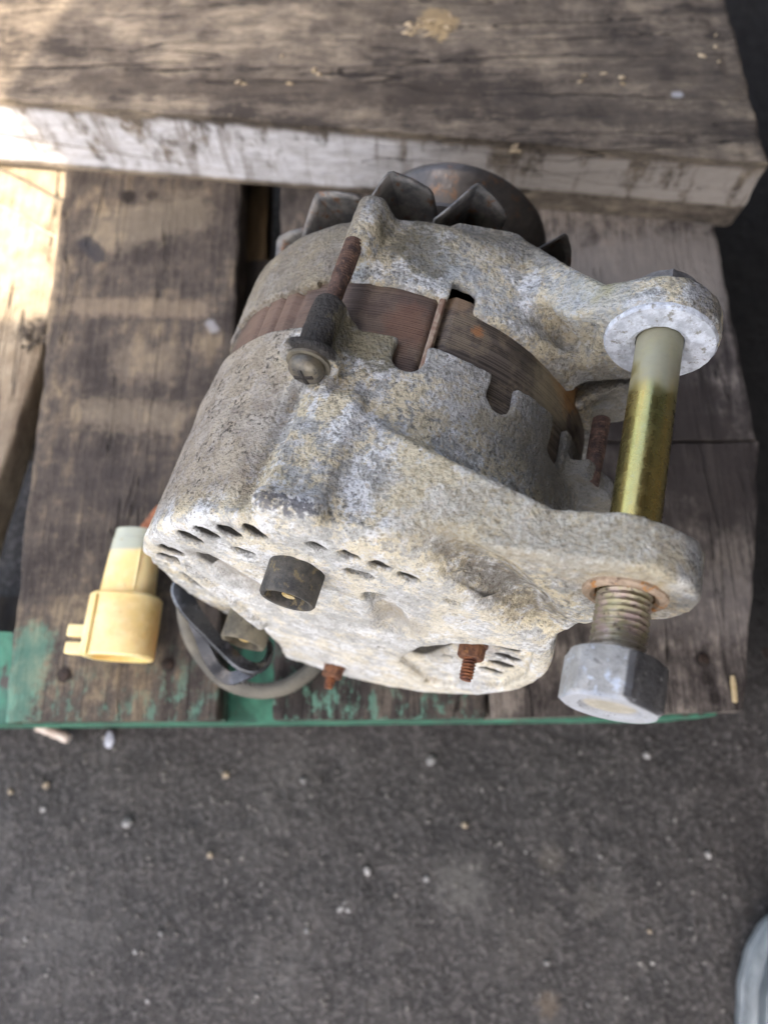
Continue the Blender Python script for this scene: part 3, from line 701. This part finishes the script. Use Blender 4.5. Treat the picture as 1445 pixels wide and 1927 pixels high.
# stator pack
def stator():
    s = NT('rusty_stator_laminations'); X, Y, Z = s.xyz()
    lam = s.noise(1, 2, .5, s.map((14, 2600, 14))); m = s.noise(120, 5, .65); f = s.noise(500, 4, .7)
    c = s.mix(s.ramp(lam, .38, .62), (.038, .029, .024), (.125, .102, .083))
    c = s.mix(s.math('MULTIPLY', s.ramp(m, .48, .62), .55), c, (.24, .19, .13))
    c = s.mix(s.math('MULTIPLY', s.ramp(X, -.004, .006, 1, 0), .55), c, (.085, .048, .034))
    for p, r, q, col in (((46, 74, 45), 7, .7, (.42, .20, .05)), ((14, 71, 63), 1.8, .7, (.40, .16, .05)), ((-6, 66, 64), 7, .5, (.16, .07, .04)), ((40, 68, 50), 9, .5, (.42, .36, .24)), ((30, 72, 57), 6, .6, (.04, .035, .03)), ((6, 80, 64), 5, .6, (.30, .20, .12)), ((-50, 68, 42), 16, .55, (.20, .125, .085))):
        c = s.mix(s.math('MULTIPLY', s.blob(p, r, 1., .5), q), c, col)
    h = s.math('ADD', s.math('MULTIPLY', lam, 1.5), f)
    mt = s.fin(c, .7, .15, h, .0005, .6)
    g = G(); n = 300; prev = None
    rows = [(44, 58), (44, 64)] + [(45 + i * .9, 64) for i in range(39)] + [(79.6, 64), (79.6, 58)]
    for i, (t, r) in enumerate(rows):
        pts = []
        for k in range(n):
            a = 360 * k / n; rr = r
            if r > 60:
                rr += .05 if i % 2 else -.05
                if 85.8 < a < 89.6: rr -= 1.9 * min(1, (1.9 - abs(a - 87.7)) / .8)
                if 89.6 <= a < 108: rr -= .5
                for c0 in (128, 134.5, 141.5):
                    if abs(a - c0) < 1.0: rr -= 1.5
            pts.append((rr * math.cos(math.radians(a)), t, rr * math.sin(math.radians(a))))
        prev = g.ring(pts, prev)
    return g.build('stator', mt, alt, 50)
stator()
mrust = m_simple('brown_rust', [(.10, .045, .028), (.22, .10, .05), (.34, .16, .06)], 350, .85, .1, .0005)
mdrust = m_simple('dark_rusty_steel', [(.045, .028, .024), (.12, .07, .05), (.20, .12, .08)], 400, .7, .3, .0004)
g = G(); a_ = math.radians(88.2); lathe(g, (63.9 * math.cos(a_), 50, 63.9 * math.sin(a_)), Yp, [(0, 0), (0.3, 1.1), (28, 1.0), (29, 0)], 10, .12)
g.build('weld_bead', m_simple('dusty_weld', [(.20, .12, .08), (.32, .25, .18)], 300, .8), alt)
mdark = m_simple('sooty_dark_metal', [(.02, .018, .016), (.045, .035, .028)], 120, .8)
g = G(); lathe(g, (0, 14, 0), Yp, [(0, 0), (0, 50), (90, 50), (90, 0)], 64); g.build('rotor', mdark, alt)
g = G(); lathe(g, (0, 5, 0), Yp, [(0, 0), (0, 61), (2, 61), (2, 0)], 64); g.build('diode_plate', mdark, alt)
# through bolts
def tbolt(u, v, w0, w1, head):
    g = G(); lathe(g, (u, w0, v), Yp, [(0, 0), (0, 2.45), (w1 - w0 - 14, 2.5), (w1 - w0 - 14, 0)], 20, .05)
    o = g.build('through_bolt', mdrust, alt)
    g = G(); thread(g, (u, w1 - 14.5, v), Yp, 14, 2.75, .9, .42, 20); g.build('bolt_thread', mdrust, o)
    if head:
        g = G(); hp = [(0, 0), (0, 4.8), (1.3, 5.0), (2.4, 4.7), (3.4, 3.6), (3.9, 2.3), (4.0, 0)]
        o_ = Vector((u, w0 + 2, v)); lathe(g, o_, Yn, hp, 40)
        # phillips recess pushed into the crown
        for i, p in enumerate(g.V):
            q = Vector(p) - o_; r = math.hypot(q.x, q.z)
        hd = g.build('screw_head', m_simple('dusty_plated_screw', [(.10, .092, .078), (.19, .165, .12), (.06, .056, .05)], 220, .5, .5, .0002), o)
        for ang in (25, 115):
            g = G(); c, s2 = math.cos(math.radians(ang)), math.sin(math.radians(ang))
            A0 = [(-2.7, -.55), (2.7, -.55), (2.7, .55), (-2.7, .55)]
            P = [(u + x * c - y * s2, v + x * s2 + y * c) for x, y in A0]
            i0 = g.ring([(x, w0 - 2.15, z) for x, z in P]); i1 = g.ring([(x, w0 + .5, z) for x, z in P], i0); g.cap(i0, 4, True); g.cap(i1, 4)
            g.build('cross_slot', mdark, hd if False else o, 30)
        g = G(); lathe(g, (u, w0 + 3.2, v), Yn, [(0, 0), (0, 6.0), (1.1, 6.0), (1.1, 0)], 36, .08); g.build('washer', m_simple('plated_washer', [(.20, .18, .14), (.30, .27, .2)], 200, .5, .6), o)
tbolt(-27.0, 66.8, 39.5, 86, True)
tbolt(59, 41.2, 46, 70, False)
# fan with folded blades
mfan = m_simple('grimy_fan_steel', [(.085, .085, .085), (.19, .18, .165), (.15, .085, .05)], 130, .5, .55, .0003)
fan = None
g = G(); lathe(g, (0, 122.5, 0), Yp, [(0, 8), (0, 46), (1.6, 46), (1.6, 8), (0, 8)], 72); fan = g.build('fan', mfan, alt)
def blade(deg):
    g = G()      # stamped tab in the plane of the disc, with a vane folded towards the housing
    sec = [(9, 110.5, 59.5, 44), (6, 113.5, 61.5, 44), (3, 118, 63.4, 43), (.9, 121.6, 64.8, 42), (0, 123, 65.2, 42), (-1.3, 123.5, 65.0, 42), (-6, 123.6, 62.5, 42), (-11, 123.6, 59.3, 42), (-12.5, 123.6, 57.5, 42)]
    rows = []
    for t in (0, .3, .6, .85, 1):
        row = []
        for (a, w_, ro, ri) in sec:
            r = ri + (ro - ri) * t; th = math.radians(deg + a * (1.25 - .25 * t)); row.append((r * math.cos(th), w_, r * math.sin(th)))
        rows.append(row)
    n = len(sec)
    for row in rows:
        i0 = len(g.V); g.V += row
        if i0:
            for k in range(n - 1): g.F.append((i0 - n + k, i0 - n + k + 1, i0 + k + 1, i0 + k))
    me = mesh('blade', g.V, g.F); sharp(me, 30); o = link('blade', me, mfan, fan)
    m = o.modifiers.new('t', 'SOLIDIFY'); m.thickness = .9 * S; m.offset = 0
for deg in (139, 113.5, 88.5, 59.5, 33, 6, -22, -50, -78, -106, -134, -162, 166): blade(deg)
# pulley and shaft
mpul = m_simple('worn_dark_pulley_steel', [(.055, .052, .05), (.10, .09, .082), (.13, .08, .05)], 90, .38, .6, .0002, lo=.35, hi=.7)
g = G(); lathe(g, (0, 126, 0), Yp, [(0, 0), (0, 17), (12, 17), (14, 19), (14.2, 30), (17, 35.2), (18.5, 35.2), (25, 27), (27, 27), (34.5, 35.6), (36, 36.2), (38, 36.2), (38, 34), (36, 30), (36, 12), (36, 0)], 96)
g.build('pulley', mpul, alt, 30)
# white spacer ring in the far ear
g = G(); lathe(g, (EAR[0], 76, EAR[1]), Yn, [(0, 6.2), (0, 14.2), (3.2, 14.4), (4.0, 13.9), (4.1, 7.6), (3.2, 6.3), (0, 6.2)], 64, .09)
g.build('spacer_bushing', m_simple('chalky_white_spacer', [(.42, .44, .48), (.66, .69, .74), (.25, .24, .21)], 260, .85, 0, .0006), alt)
# rusty sleeve and washer at the near ear
g = G(); lathe(g, (EAR[0], 2, EAR[1]), Yn, [(0, 6.5), (0, 9.6), (2.4, 9.4), (3.0, 8.5), (3.0, 7.6), (2.2, 6.7), (0, 6.5)], 64, .12)
s = NT('orange_rusty_sleeve'); c = s.mix(s.ramp(s.noise(300, 5, .7), .4, .6), (.30, .22, .15), (.45, .34, .24)); c = s.mix(s.ramp(s.noise(260, 4, .7, s.map(loc=(4, 4, 4))), .57, .64), c, (.42, .19, .05)); c = s.mix(s.ramp(s.noise(500, 4, .7), .58, .66), c, (.12, .07, .05))
g.build('ear_sleeve', s.fin(c, .8, .1, s.noise(900, 4), .0004), alt)
# the long mounting bolt: plated shank, thread, head behind, nut in front
s = NT('yellow_zinc_plating'); n_ = s.noise(28, 4, .6, s.map((1, .18, 1))); X, Y, Z = s.xyz()
c = s.mix(s.ramp(n_, .38, .62), (.50, .40, .15), (.24, .27, .11)); c = s.mix(s.ramp(s.noise(45, 4, .6, s.map((1, .15, 1), (3, 3, 3))), .5, .66), c, (.62, .42, .12))
dust = s.ramp(s.math('ADD', Y, s.math('MULTIPLY', s.math('SUBTRACT', s.noise(110, 4), .5), .045)), .046, .066)
c = s.mix(s.math('MULTIPLY', dust, .8), c, (.31, .30, .235)); fl = s.ramp(s.noise(480, 4, .75), .57, .66)
c = s.mix(s.math('MULTIPLY', fl, .22), c, (.35, .31, .22))
rg = s.math('ADD', s.math('MULTIPLY', dust, .4), s.ramp(s.noise(350, 4, .7), .4, .7, .22, .36))
mz = s.fin(c, rg, s.ramp(dust, 0, 1, .95, .35), s.noise(500, 4, .7, s.map((1, .2, 1))), .00006, .6)
g = G(); lathe(g, (EAR[0], 0, EAR[1]), Yp, [(0, 0), (0, 5.95), (86, 5.95), (86, 0)], 64)
bolt = g.build('mounting_bolt', mz, alt)
s = NT('dirty_plated_thread'); dp = s.xyz()[1]
c = s.mix(s.ramp(s.noise(260, 5, .7), .4, .62), (.36, .33, .20), (.44, .34, .30)); c = s.mix(s.ramp(dp, -.015, -.009, 1, 0), c, (.30, .265, .22)); c = s.mix(s.ramp(s.noise(700, 3, .7), .56, .66), c, (.13, .10, .07))
g = G(); thread(g, (EAR[0], 3, EAR[1]), Yn, 19, 6.15, 1.5, .62, 56, per=10)
g.build('thread', s.fin(c, .42, .6, s.noise(900, 4), .0002), bolt)
s = NT('galvanised_nut_steel'); n1 = s.noise(150, 5, .7); c = s.mix(s.ramp(n1, .35, .6), (.27, .26, .235), (.38, .37, .345)); c = s.mix(s.ramp(s.noise(320, 5, .75), .57, .63), c, (.50, .53, .58))
c = s.mix(s.math('MULTIPLY', s.ramp(s.math('ADD', s.xyz()[1], s.math('MULTIPLY', n1, .002)), -.0240, -.0250), .7), c, (.44, .46, .50))
c = s.mix(s.math('MULTIPLY', s.ramp(s.noise(600, 4, .7), .58, .66), .7), c, (.12, .11, .10))
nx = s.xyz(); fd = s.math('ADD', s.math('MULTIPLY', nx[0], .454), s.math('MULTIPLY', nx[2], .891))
c = s.mix(s.math('MULTIPLY', s.math('MULTIPLY', s.ramp(fd, .1046, .1051), s.ramp(s.noise(500, 4, .7), .30, .40)), .88), c, (.05, .047, .047))  # darkness of the right-hand face painted in, together with dirt
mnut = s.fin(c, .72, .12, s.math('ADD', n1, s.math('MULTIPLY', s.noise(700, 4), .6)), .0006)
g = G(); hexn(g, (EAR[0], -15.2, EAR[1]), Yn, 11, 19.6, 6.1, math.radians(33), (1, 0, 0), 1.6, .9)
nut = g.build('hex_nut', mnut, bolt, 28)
g = G(); lathe(g, (EAR[0], -25.0, EAR[1]), Yn, [(0, 0), (0, 5.7), (.35, 5.4), (.4, 0)], 40, .1); g.build('bolt_end', m_simple('dusty_bolt_end', [(.36, .33, .26), (.48, .44, .36)], 260, .8), nut)
g = G(); hexn(g, (EAR[0], 83.4, EAR[1]), Yp, 7.0, 17, 0, math.radians(15), (1, 0, 0), 1.6); g.build('bolt_head', m_simple('grimy_bolt_head', [(.13, .125, .12), (.26, .25, .24)], 200, .6, .4), bolt)
# rubber-shrouded terminals on the rear face
mrub = m_simple('dusty_black_rubber', [(.035, .034, .032), (.085, .078, .065), (.17, .135, .07)], 180, .7, 0, .0003)
mbrass = m_simple('yellow_crusted_brass', [(.50, .33, .08), (.56, .46, .26), (.55, .53, .47)], 330, .7, .2, .0005)
def cap_(u, w0, v, L, r, mat=mrub, tilt=(0, -1, 0)):
    g = G(); lathe(g, (u, w0, v), tilt, [(0, 0), (0, r * .93), (L * .15, r), (L - .6, r * .98), (L, r * .93), (L - .1, r * .80), (L - .8, r * .76), (L - 6, r * .74), (L - 6, 0)], 48, .05)
    o = g.build('terminal_cap', mat, alt, 40)
    d = Vector(tilt).normalized(); b = Vector((u, w0, v)) + d * (L - 6)
    g = G(); lathe(g, b, d, [(0, 0), (0, r * .6), (1.2, r * .55), (1.3, 0)], 24, .2); g.build('terminal_washer', mrust, o)
    g = G(); thread(g, b, d, 4.8, 1.9, .8, .35, 18); g.build('terminal_stud', mbrass, o)
    return o
cap_(-15.3, 0, 38.5, 12.8, 7.9)
cap_(-32.5, .5, -36.5, 12.5, 8.4, m_simple('olive_dusty_rubber', [(.07, .062, .045), (.16, .14, .095), (.045, .042, .038)], 150, .75))
# flat terminal blocks
g = G(); lathe(g, (8.3, -.4, 33.9), Yn, [(0, 0), (0, 4.3), (.8, 4.1), (1.0, 2.4), (.5, 1.2), (.5, 0)], 32, .08); g.build('rivet', m_simple('dusty_grey_rivet', [(.24, .23, .20), (.33, .31, .27)], 260, .8), alt)
# studs with nuts low on the face
def stud(u, w0, v, ln, afn, rs):
    g = G(); lathe(g, (u, w0, v), Yn, [(0, 0), (0, afn * .62), (1.0, afn * .62), (1.0, 0)], 32, .15); o = g.build('stud_washer', mrust, alt)
    g = G(); hexn(g, (u, w0 - 1, v), Yn, 4.2, afn, 0, math.radians(12)); g.build('nut', mrust, o, 28)
    g = G(); thread(g, (u, w0 - 5, v), Yn, ln, rs, 1.0, .42, 20, 1.2); g.build('stud_thread', m_simple('dark_orange_rust', [(.09, .035, .022), (.26, .10, .04)], 350, .85, .1, .0005), o)
stud(40.5, -1.2, 11.0, 7.0, 7.4, 2.2)
stud(1.5, -6.6, -51, 4.5, 7.0, 2.0)
# black plastic harness clip looping off the lower left of the rear face
CAMP = Vector((2.86, -65.8, 231.6))
mpla = m_simple('dusty_black_plastic', [(.022, .023, .026), (.05, .053, .058), (.12, .128, .14)], 26, .27, 0, .00008, lo=.40, hi=.66)
up = catmull([(-61.5, 7.6, -43.3), (-61.7, 4.3, -41.5), (-60.5, 0.1, -40.0), (-54.1, -5.6, -39.3), (-45.4, -11.1, -39.6), (-38.6, -14.7, -40.0), (-31.2, -18.2, -40.5), (-26.0, -18.2, -41.6), (-23.2, -14.4, -44.3), (-23.8, -8.7, -48.3), (-27.6, -3.3, -53.6)], 7)
n_ = len(up); ns = []; wd = []
for i, p in enumerate(up):
    t = i / (n_ - 1); d = (up[min(i + 1, n_ - 1)] - up[max(i - 1, 0)]).normalized(); tc_ = (CAMP - p).normalized()
    side = d.cross(tc_).normalized()
    k = max(0, (t - .55) / .45)
    ns.append(tc_ * (1 - k) + side * (-.55 - .6 * k)); wd.append(7.8 - 2.6 * min(1, max(0, (t - .28) / .12)))
g = G(); ribbon(g, up, ns, wd, 1.9); clip = g.build('harness_clip', mpla, alt, 50)
lo = catmull([(-54.6, -4.6, -40.9), (-51.9, -8.3, -41.2), (-48.5, -12.1, -41.6), (-44.7, -16.8, -43.2), (-39.4, -21.4, -45.2), (-33.4, -23.5, -45.1), (-28.6, -20.7, -42.7), (-26.2, -18.3, -42.2)], 6)
g = G(); ribbon(g, lo, [(CAMP - p).normalized() + Vector((-.5, 0, -.2)) for p in lo], 5.0, 1.9); g.build('clip_arm', mpla, clip, 50)
# ---------------------------------------------------------------- things lying on the pallet
def G2(o): return o
s = NT('braided_grey_sleeve')
br = s.n('TexWave'); br.bands_direction = 'DIAGONAL'; s.l(s.P, br.inputs[0]); br.inputs['Scale'].default_value = 420; br.inputs['Distortion'].default_value = .6
c = s.mix(s.ramp(s.noise(70, 4), .35, .65), (.10, .095, .08), (.20, .185, .145)); c = s.mix(s.math('MULTIPLY', s.ramp(br.outputs[1], .3, .8), .4), c, (.10, .095, .085))
ms = s.fin(c, .75, 0, br.outputs[1], .0006, .7)
cab = catmull([(-77, 60, 36), (-76.1, 56.0, 34), (-78.6, 51.1, 26), (-77.9, 42.0, 16), (-72.9, 33.2, 9), (-65.2, 25.6, 5), (-53.1, 21.7, 4), (-41.1, 23.0, 4), (-32.4, 28.1, 4), (-26.3, 34.5, 5), (-21.4, 43.0, 6), (-18, 60, 7)], 12)
cab = [Vector(p) for p in cab]; g = G(); tube(g, cab, 3.2, 24, lambda i, k: .12 * (((i * 2 + k) // 2 % 2) + ((i * 2 - k) // 2 % 2) - 1))
co_ = g.build('cable_sleeve', ms, None, 70); tag(co_, 'grey braided cable sleeve curling out from under the alternator beside the black clip', 'cable')
# yellow connector
plug = bpy.data.objects.new('connector_plug', None); COL.objects.link(plug); tag(plug, 'translucent yellow plastic connector plug lying left of the alternator', 'connector')
s = NT('aged_yellow_plastic'); n1 = s.noise(55, 4, .6); c = s.mix(s.ramp(n1, .35, .65), (.80, .57, .21), (.82, .66, .34)); Y = s.xyz()[1]
c = s.mix(s.ramp(s.math('ADD', Y, s.math('MULTIPLY', n1, .004)), .0785, .0815), c, (.40, .42, .33)); c = s.mix(s.math('MULTIPLY', s.ramp(s.noise(260, 4, .7), .60, .72), .5), c, (.34, .24, .10))
c = s.mix(s.math('MULTIPLY', s.blob((-101, 50, 20), 9, 1.3, .5), .4), c, (.42, .28, .08))
s.b.inputs['Subsurface Weight'].default_value = .35; s.b.inputs['Subsurface Radius'].default_value = (1, .7, .3); s.b.inputs['Subsurface Scale'].default_value = .006
my = s.fin(c, .42, 0, s.noise(300, 3), .00015, .6)
def oval(g, o, d, prof, rx=1., rz=1., n=48):
    o = Vector(o); d = Vector(d).normalized(); u = Vector((d.y, -d.x, 0)).normalized(); v = u.cross(d); prev = None; ap = None
    if v.z < 0: v = -v
    for t, r in prof:
        c_ = o + d * t
        if r == 0:
            i = len(g.V); g.V.append(tuple(c_))
            if prev is not None:
                for k in range(n): g.F.append((prev + k, prev + (k + 1) % n, i))
            else: ap = i
            continue
        sq = lambda a: (abs(math.cos(a)) ** 2.6 + abs(math.sin(a)) ** 2.6) ** (-1 / 2.6)
        i = g.ring([c_ + (u * math.cos(a) * rx + v * math.sin(a) * rz) * r * sq(a) for a in [2 * math.pi * k / n for k in range(n)]], prev)
        if ap is not None:
            for k in range(n): g.F.append((ap, i + (k + 1) % n, i + k))
            ap = None
        prev = i
P0 = Vector((-104.5, 88.0, 12.5)); P1 = Vector((-107.8, 34.5, 14.5)); dd = (P1 - P0).normalized()
g = G(); oval(g, P0, dd, [(0, 0), (0, 7.2), (.6, 8.8), (4.6, 9.1), (4.9, 9.4), (14, 10.0), (29, 10.9), (29.5, 10.9)], 1, .86); g.build('plug_neck', my, plug, 30)
g = G(); oval(g, P0, dd, [(28.4, 10.5), (28.6, 13.2), (29.6, 14.2), (40, 14.4), (53.4, 14.3), (54.2, 13.6), (54.2, 11.6), (50, 11.2), (38, 10.8), (38, 0)], 1, .80); g.build('plug_housing', my, plug, 30)
def boxm(g, c, ax, hs):
    c = Vector(c); i0 = len(g.V)
    for x in (-1, 1):
        for y in (-1, 1):
            for z in (-1, 1): g.V.append(tuple(c + ax[0] * hs[0] * x + ax[1] * hs[1] * y + ax[2] * hs[2] * z))
    for f in ((0, 1, 3, 2), (4, 6, 7, 5), (0, 4, 5, 1), (2, 3, 7, 6), (0, 2, 6, 4), (1, 5, 7, 3)): g.F.append(tuple(i0 + k for k in f))
ux = Vector((-dd.y, dd.x, 0)).normalized(); ax3 = (ux if ux.x > 0 else -ux, dd, Vector((0, 0, 1)))
g = G(); boxm(g, P0 + dd * 44.4 - ax3[0] * 15.5 + Vector((0, 0, 2)), ax3, (4.6, 2.5, 3.4)); g.build('locking_tab', my, plug, 30, .7)
g = G(); boxm(g, P0 + dd * 51.4 - ax3[0] * 15.0 + Vector((0, 0, 2)), ax3, (4.8, 2.4, 3.4)); g.build('locking_tab', my, plug, 30, .7)
g = G(); boxm(g, P0 + dd * 42.0 - ax3[0] * 9.0 + Vector((0, 0, 10.6)), ax3, (.7, 12.0, .9)); g.build('moulded_rib', my, plug, 30, .3)
g = G(); boxm(g, P0 + dd * 18.0 + ax3[0] * 5.0 + Vector((0, 0, 8.6)), ax3, (.5, 9.0, .4)); g.build('moulded_rib', my, plug, 30, .2)
g = G(); boxm(g, P0 - dd * 5.0 + ax3[0] * 5.0 + Vector((0, 0, 1)), ((ax3[0] * .95 - dd * .3).normalized(), (dd * .9 - ax3[0] * .5).normalized(), ax3[2]), (3.1, 8.5, 1.0)); g.build('blade_terminal', m_simple('copper_rust', [(.30, .11, .05), (.46, .20, .10), (.16, .07, .05)], 160, .7, .3), plug, 30, .4)
# ---------------------------------------------------------------- litter on the floor
mpeb = [m_simple('pale_stone', [(.24, .235, .23), (.36, .355, .35)], 200, .8), m_simple('tan_stone', [(.26, .21, .15), (.38, .32, .23)], 200, .8), m_simple('grey_stone', [(.14, .14, .14), (.24, .235, .23)], 200, .8)]
def pebble(x, y, r, mt, name, label, cat, group=None, sc=(1, 1, .7), rz=0):
    r = r * .82
    bm = bmesh.new(); bmesh.ops.create_icosphere(bm, subdivisions=3, radius=1); o_ = rng.uniform(0, 99)
    for v in bm.verts:
        v.co *= 1 + .28 * mnoise.noise(v.co * 1.3 + Vector((o_, 0, 0))); v.co = Vector((v.co.x * sc[0], v.co.y * sc[1], v.co.z * sc[2])) * r * S
    me = bpy.data.meshes.new(name); bm.to_mesh(me); bm.free()
    o = link(name, me, mt); o.location = (x * S, y * S, (-110.6 + r * sc[2] * .6) * S); o.rotation_euler = (0, 0, rz); tag(o, label, cat, group); return o
where = [(-183, -32, 2.0, 0, 'small pale pebble on the floor near the left picture edge'), (-137, -39, 2.9, 2, 'largest grey pebble on the floor below the left board'),
         (-9, -63, 2.1, 0, 'whitish upright pebble alone on the floor below the middle of the pallet'), (-23, -81, 1.6, 0, 'white pebble, left one of a tight cluster of three on the floor'),
         (-19, -81.5, 1.5, 0, 'white pebble, right one of a tight cluster of three on the floor'), (-21, -78, 1.2, 2, 'greyer pebble at the top of the cluster of three on the floor'),
         (-127, -100, 1.5, 0, 'pale pebble on the floor in the lower left, right of a pit'), (-115, -92, 1.3, 0, 'tiny white pebble on the floor above and right of a similar one'),
         (-119, -122, 1.2, 0, 'tiny bright pebble at the bottom of the floor, lower left'), (144, -6, 2.2, 0, 'round white pebble on the floor right of the big nut'),
         (26, -8, 3.6, 2, 'grey lump of grit on the floor just under the pallet edge, right of centre'), (22, -67, 1.8, 0, 'small white pebble right of the whitish upright pebble'),
         (-44, -18, 1.9, 2, 'pale grey pebble on the floor under the middle board'), (114, -57, 1.0, 0, 'tiny white speck of stone on the floor, right half'),
         (-40, -91, 1.6, 2, 'dull grey pebble left of and below the cluster of three'), (-184, -94, 1.3, 0, 'tiny white pebble at the far left of the floor, lower down'),
         (-92, -55, 1.8, 1, 'tan pebble on the floor between the largest grey pebble and the middle'), (-202, -23, 1.8, 1, 'tan pebble at the left picture edge'),
         (-183, -20, 2.0, 1, 'tan pebble just above the small pale pebble at left'), (-86, -15, 2.3, 1, 'tan pebble on the floor below the gap in the boards'),
         (136, -92, 1.3, 1, 'orange-tan pebble on the floor in the lower right'), (171, -56, 1.8, 0, 'pale pebble on the floor near the right picture edge'),
         (43, -41, 1.9, 1, 'tan pebble below the grey lump of grit'), (82, -106, 1.7, 2, 'grey pebble low on the floor, right of centre')]
for i, (x, y, r, k, lab) in enumerate(where):
    pebble(x, y, r, mpeb[k], 'pebble', lab, 'pebble', 'pebbles scattered on the floor', (1, rng.uniform(.8, 1.3), .75), rng.uniform(0, 6))
gr_ = G()
for i in range(900):
    x = rng.uniform(-215, 215); y = rng.uniform(-140, 12); r = rng.choice([.35, .4, .5, .6, .8, 1.1]) ; z = -111 + mnoise.noise(Vector((x, y, 0)) / 40) * 1.6 + mnoise.noise(Vector((x, y, 5)) / 13) * .9
    d = Vector((rng.uniform(-1, 1), rng.uniform(-1, 1), rng.uniform(-.5, 1))).normalized()
    lathe(gr_, Vector((x, y, z + .1)) - d * r, d, [(0, 0), (r * .5, r * .9), (r * 1.4, r * .9), (r * 2, 0)], 6, r * .2)
tag(gr_.build('grit', m_simple('floor_grit', [(.08, .075, .07), (.20, .19, .175), (.36, .35, .33)], 120, .85), None, 50), 'fine dark and pale grit strewn over the concrete floor', kind='stuff')
g = G(); tube(g, catmull([(-190, 11, -105), (-182, 8, -105.5), (-172, 4, -106)], 6), 2.6, 12, lambda i, k: .3 * math.sin(i * 2 + k)); tag(g.build('wood_chip', m_simple('pale_pinkish_wood', [(.42, .34, .28), (.55, .48, .42)], 120)), 'pale rod-shaped wood chip on the floor at the pallet edge, lower left', 'wood chip')
pebble(-151, 4, 4.2, m_simple('bluish_scrap', [(.26, .28, .34), (.42, .44, .50)], 150), 'plastic_scrap', 'bluish grey scrap on the floor just below the left board', 'scrap', None, (.8, 1.3, .5))
# toe of a grey rubber shoe at the lower right
sh = bpy.data.objects.new('shoe', None); COL.objects.link(sh); tag(sh, 'toe of a scuffed grey rubber shoe at the lower right picture corner', 'shoe')
def toe(name, lay, mat):
    g = G(); prev = None
    for (off, z) in lay:
        pts = []
        for k in range(80):
            a = 2 * math.pi * k / 80; c, s2 = math.cos(a), math.sin(a)
            x = 218 + (46 - off) * abs(c) ** .86 * (1 if c > 0 else -1); y = -150 + ((72 - off) if s2 > 0 else 150) * abs(s2) ** .86 * (1 if s2 > 0 else -1)
            pts.append((x + .35 * math.sin(a * 23), y, z))
        i = g.ring(pts, prev)
        if prev is None: g.cap(i, 80, True)
        prev = i
    g.cap(prev, 80); return g.build(name, mat, sh, 40)
msh = m_simple('scuffed_grey_rubber', [(.16, .18, .19), (.34, .37, .38), (.10, .105, .11)], 40, .55, 0, .0005, (1, .25, 1))
toe('sole', [(3, -110), (1, -109), (0, -106), (0, -102), (1.5, -101), (1.5, -99.8), (0, -98.5), (.3, -94), (2, -92), (4, -91)], msh)
toe('foxing_band', [(4.2, -91.5), (3.2, -90), (3.4, -83), (5, -81.5), (7, -81.5)], msh)
toe('upper', [(6.5, -82), (7, -76), (10, -68), (16, -61), (26, -55), (38, -52)], m_simple('pale_grey_upper', [(.30, .33, .36), (.42, .45, .48)], 60, .6, 0, .0004, (1, .4, 1)))
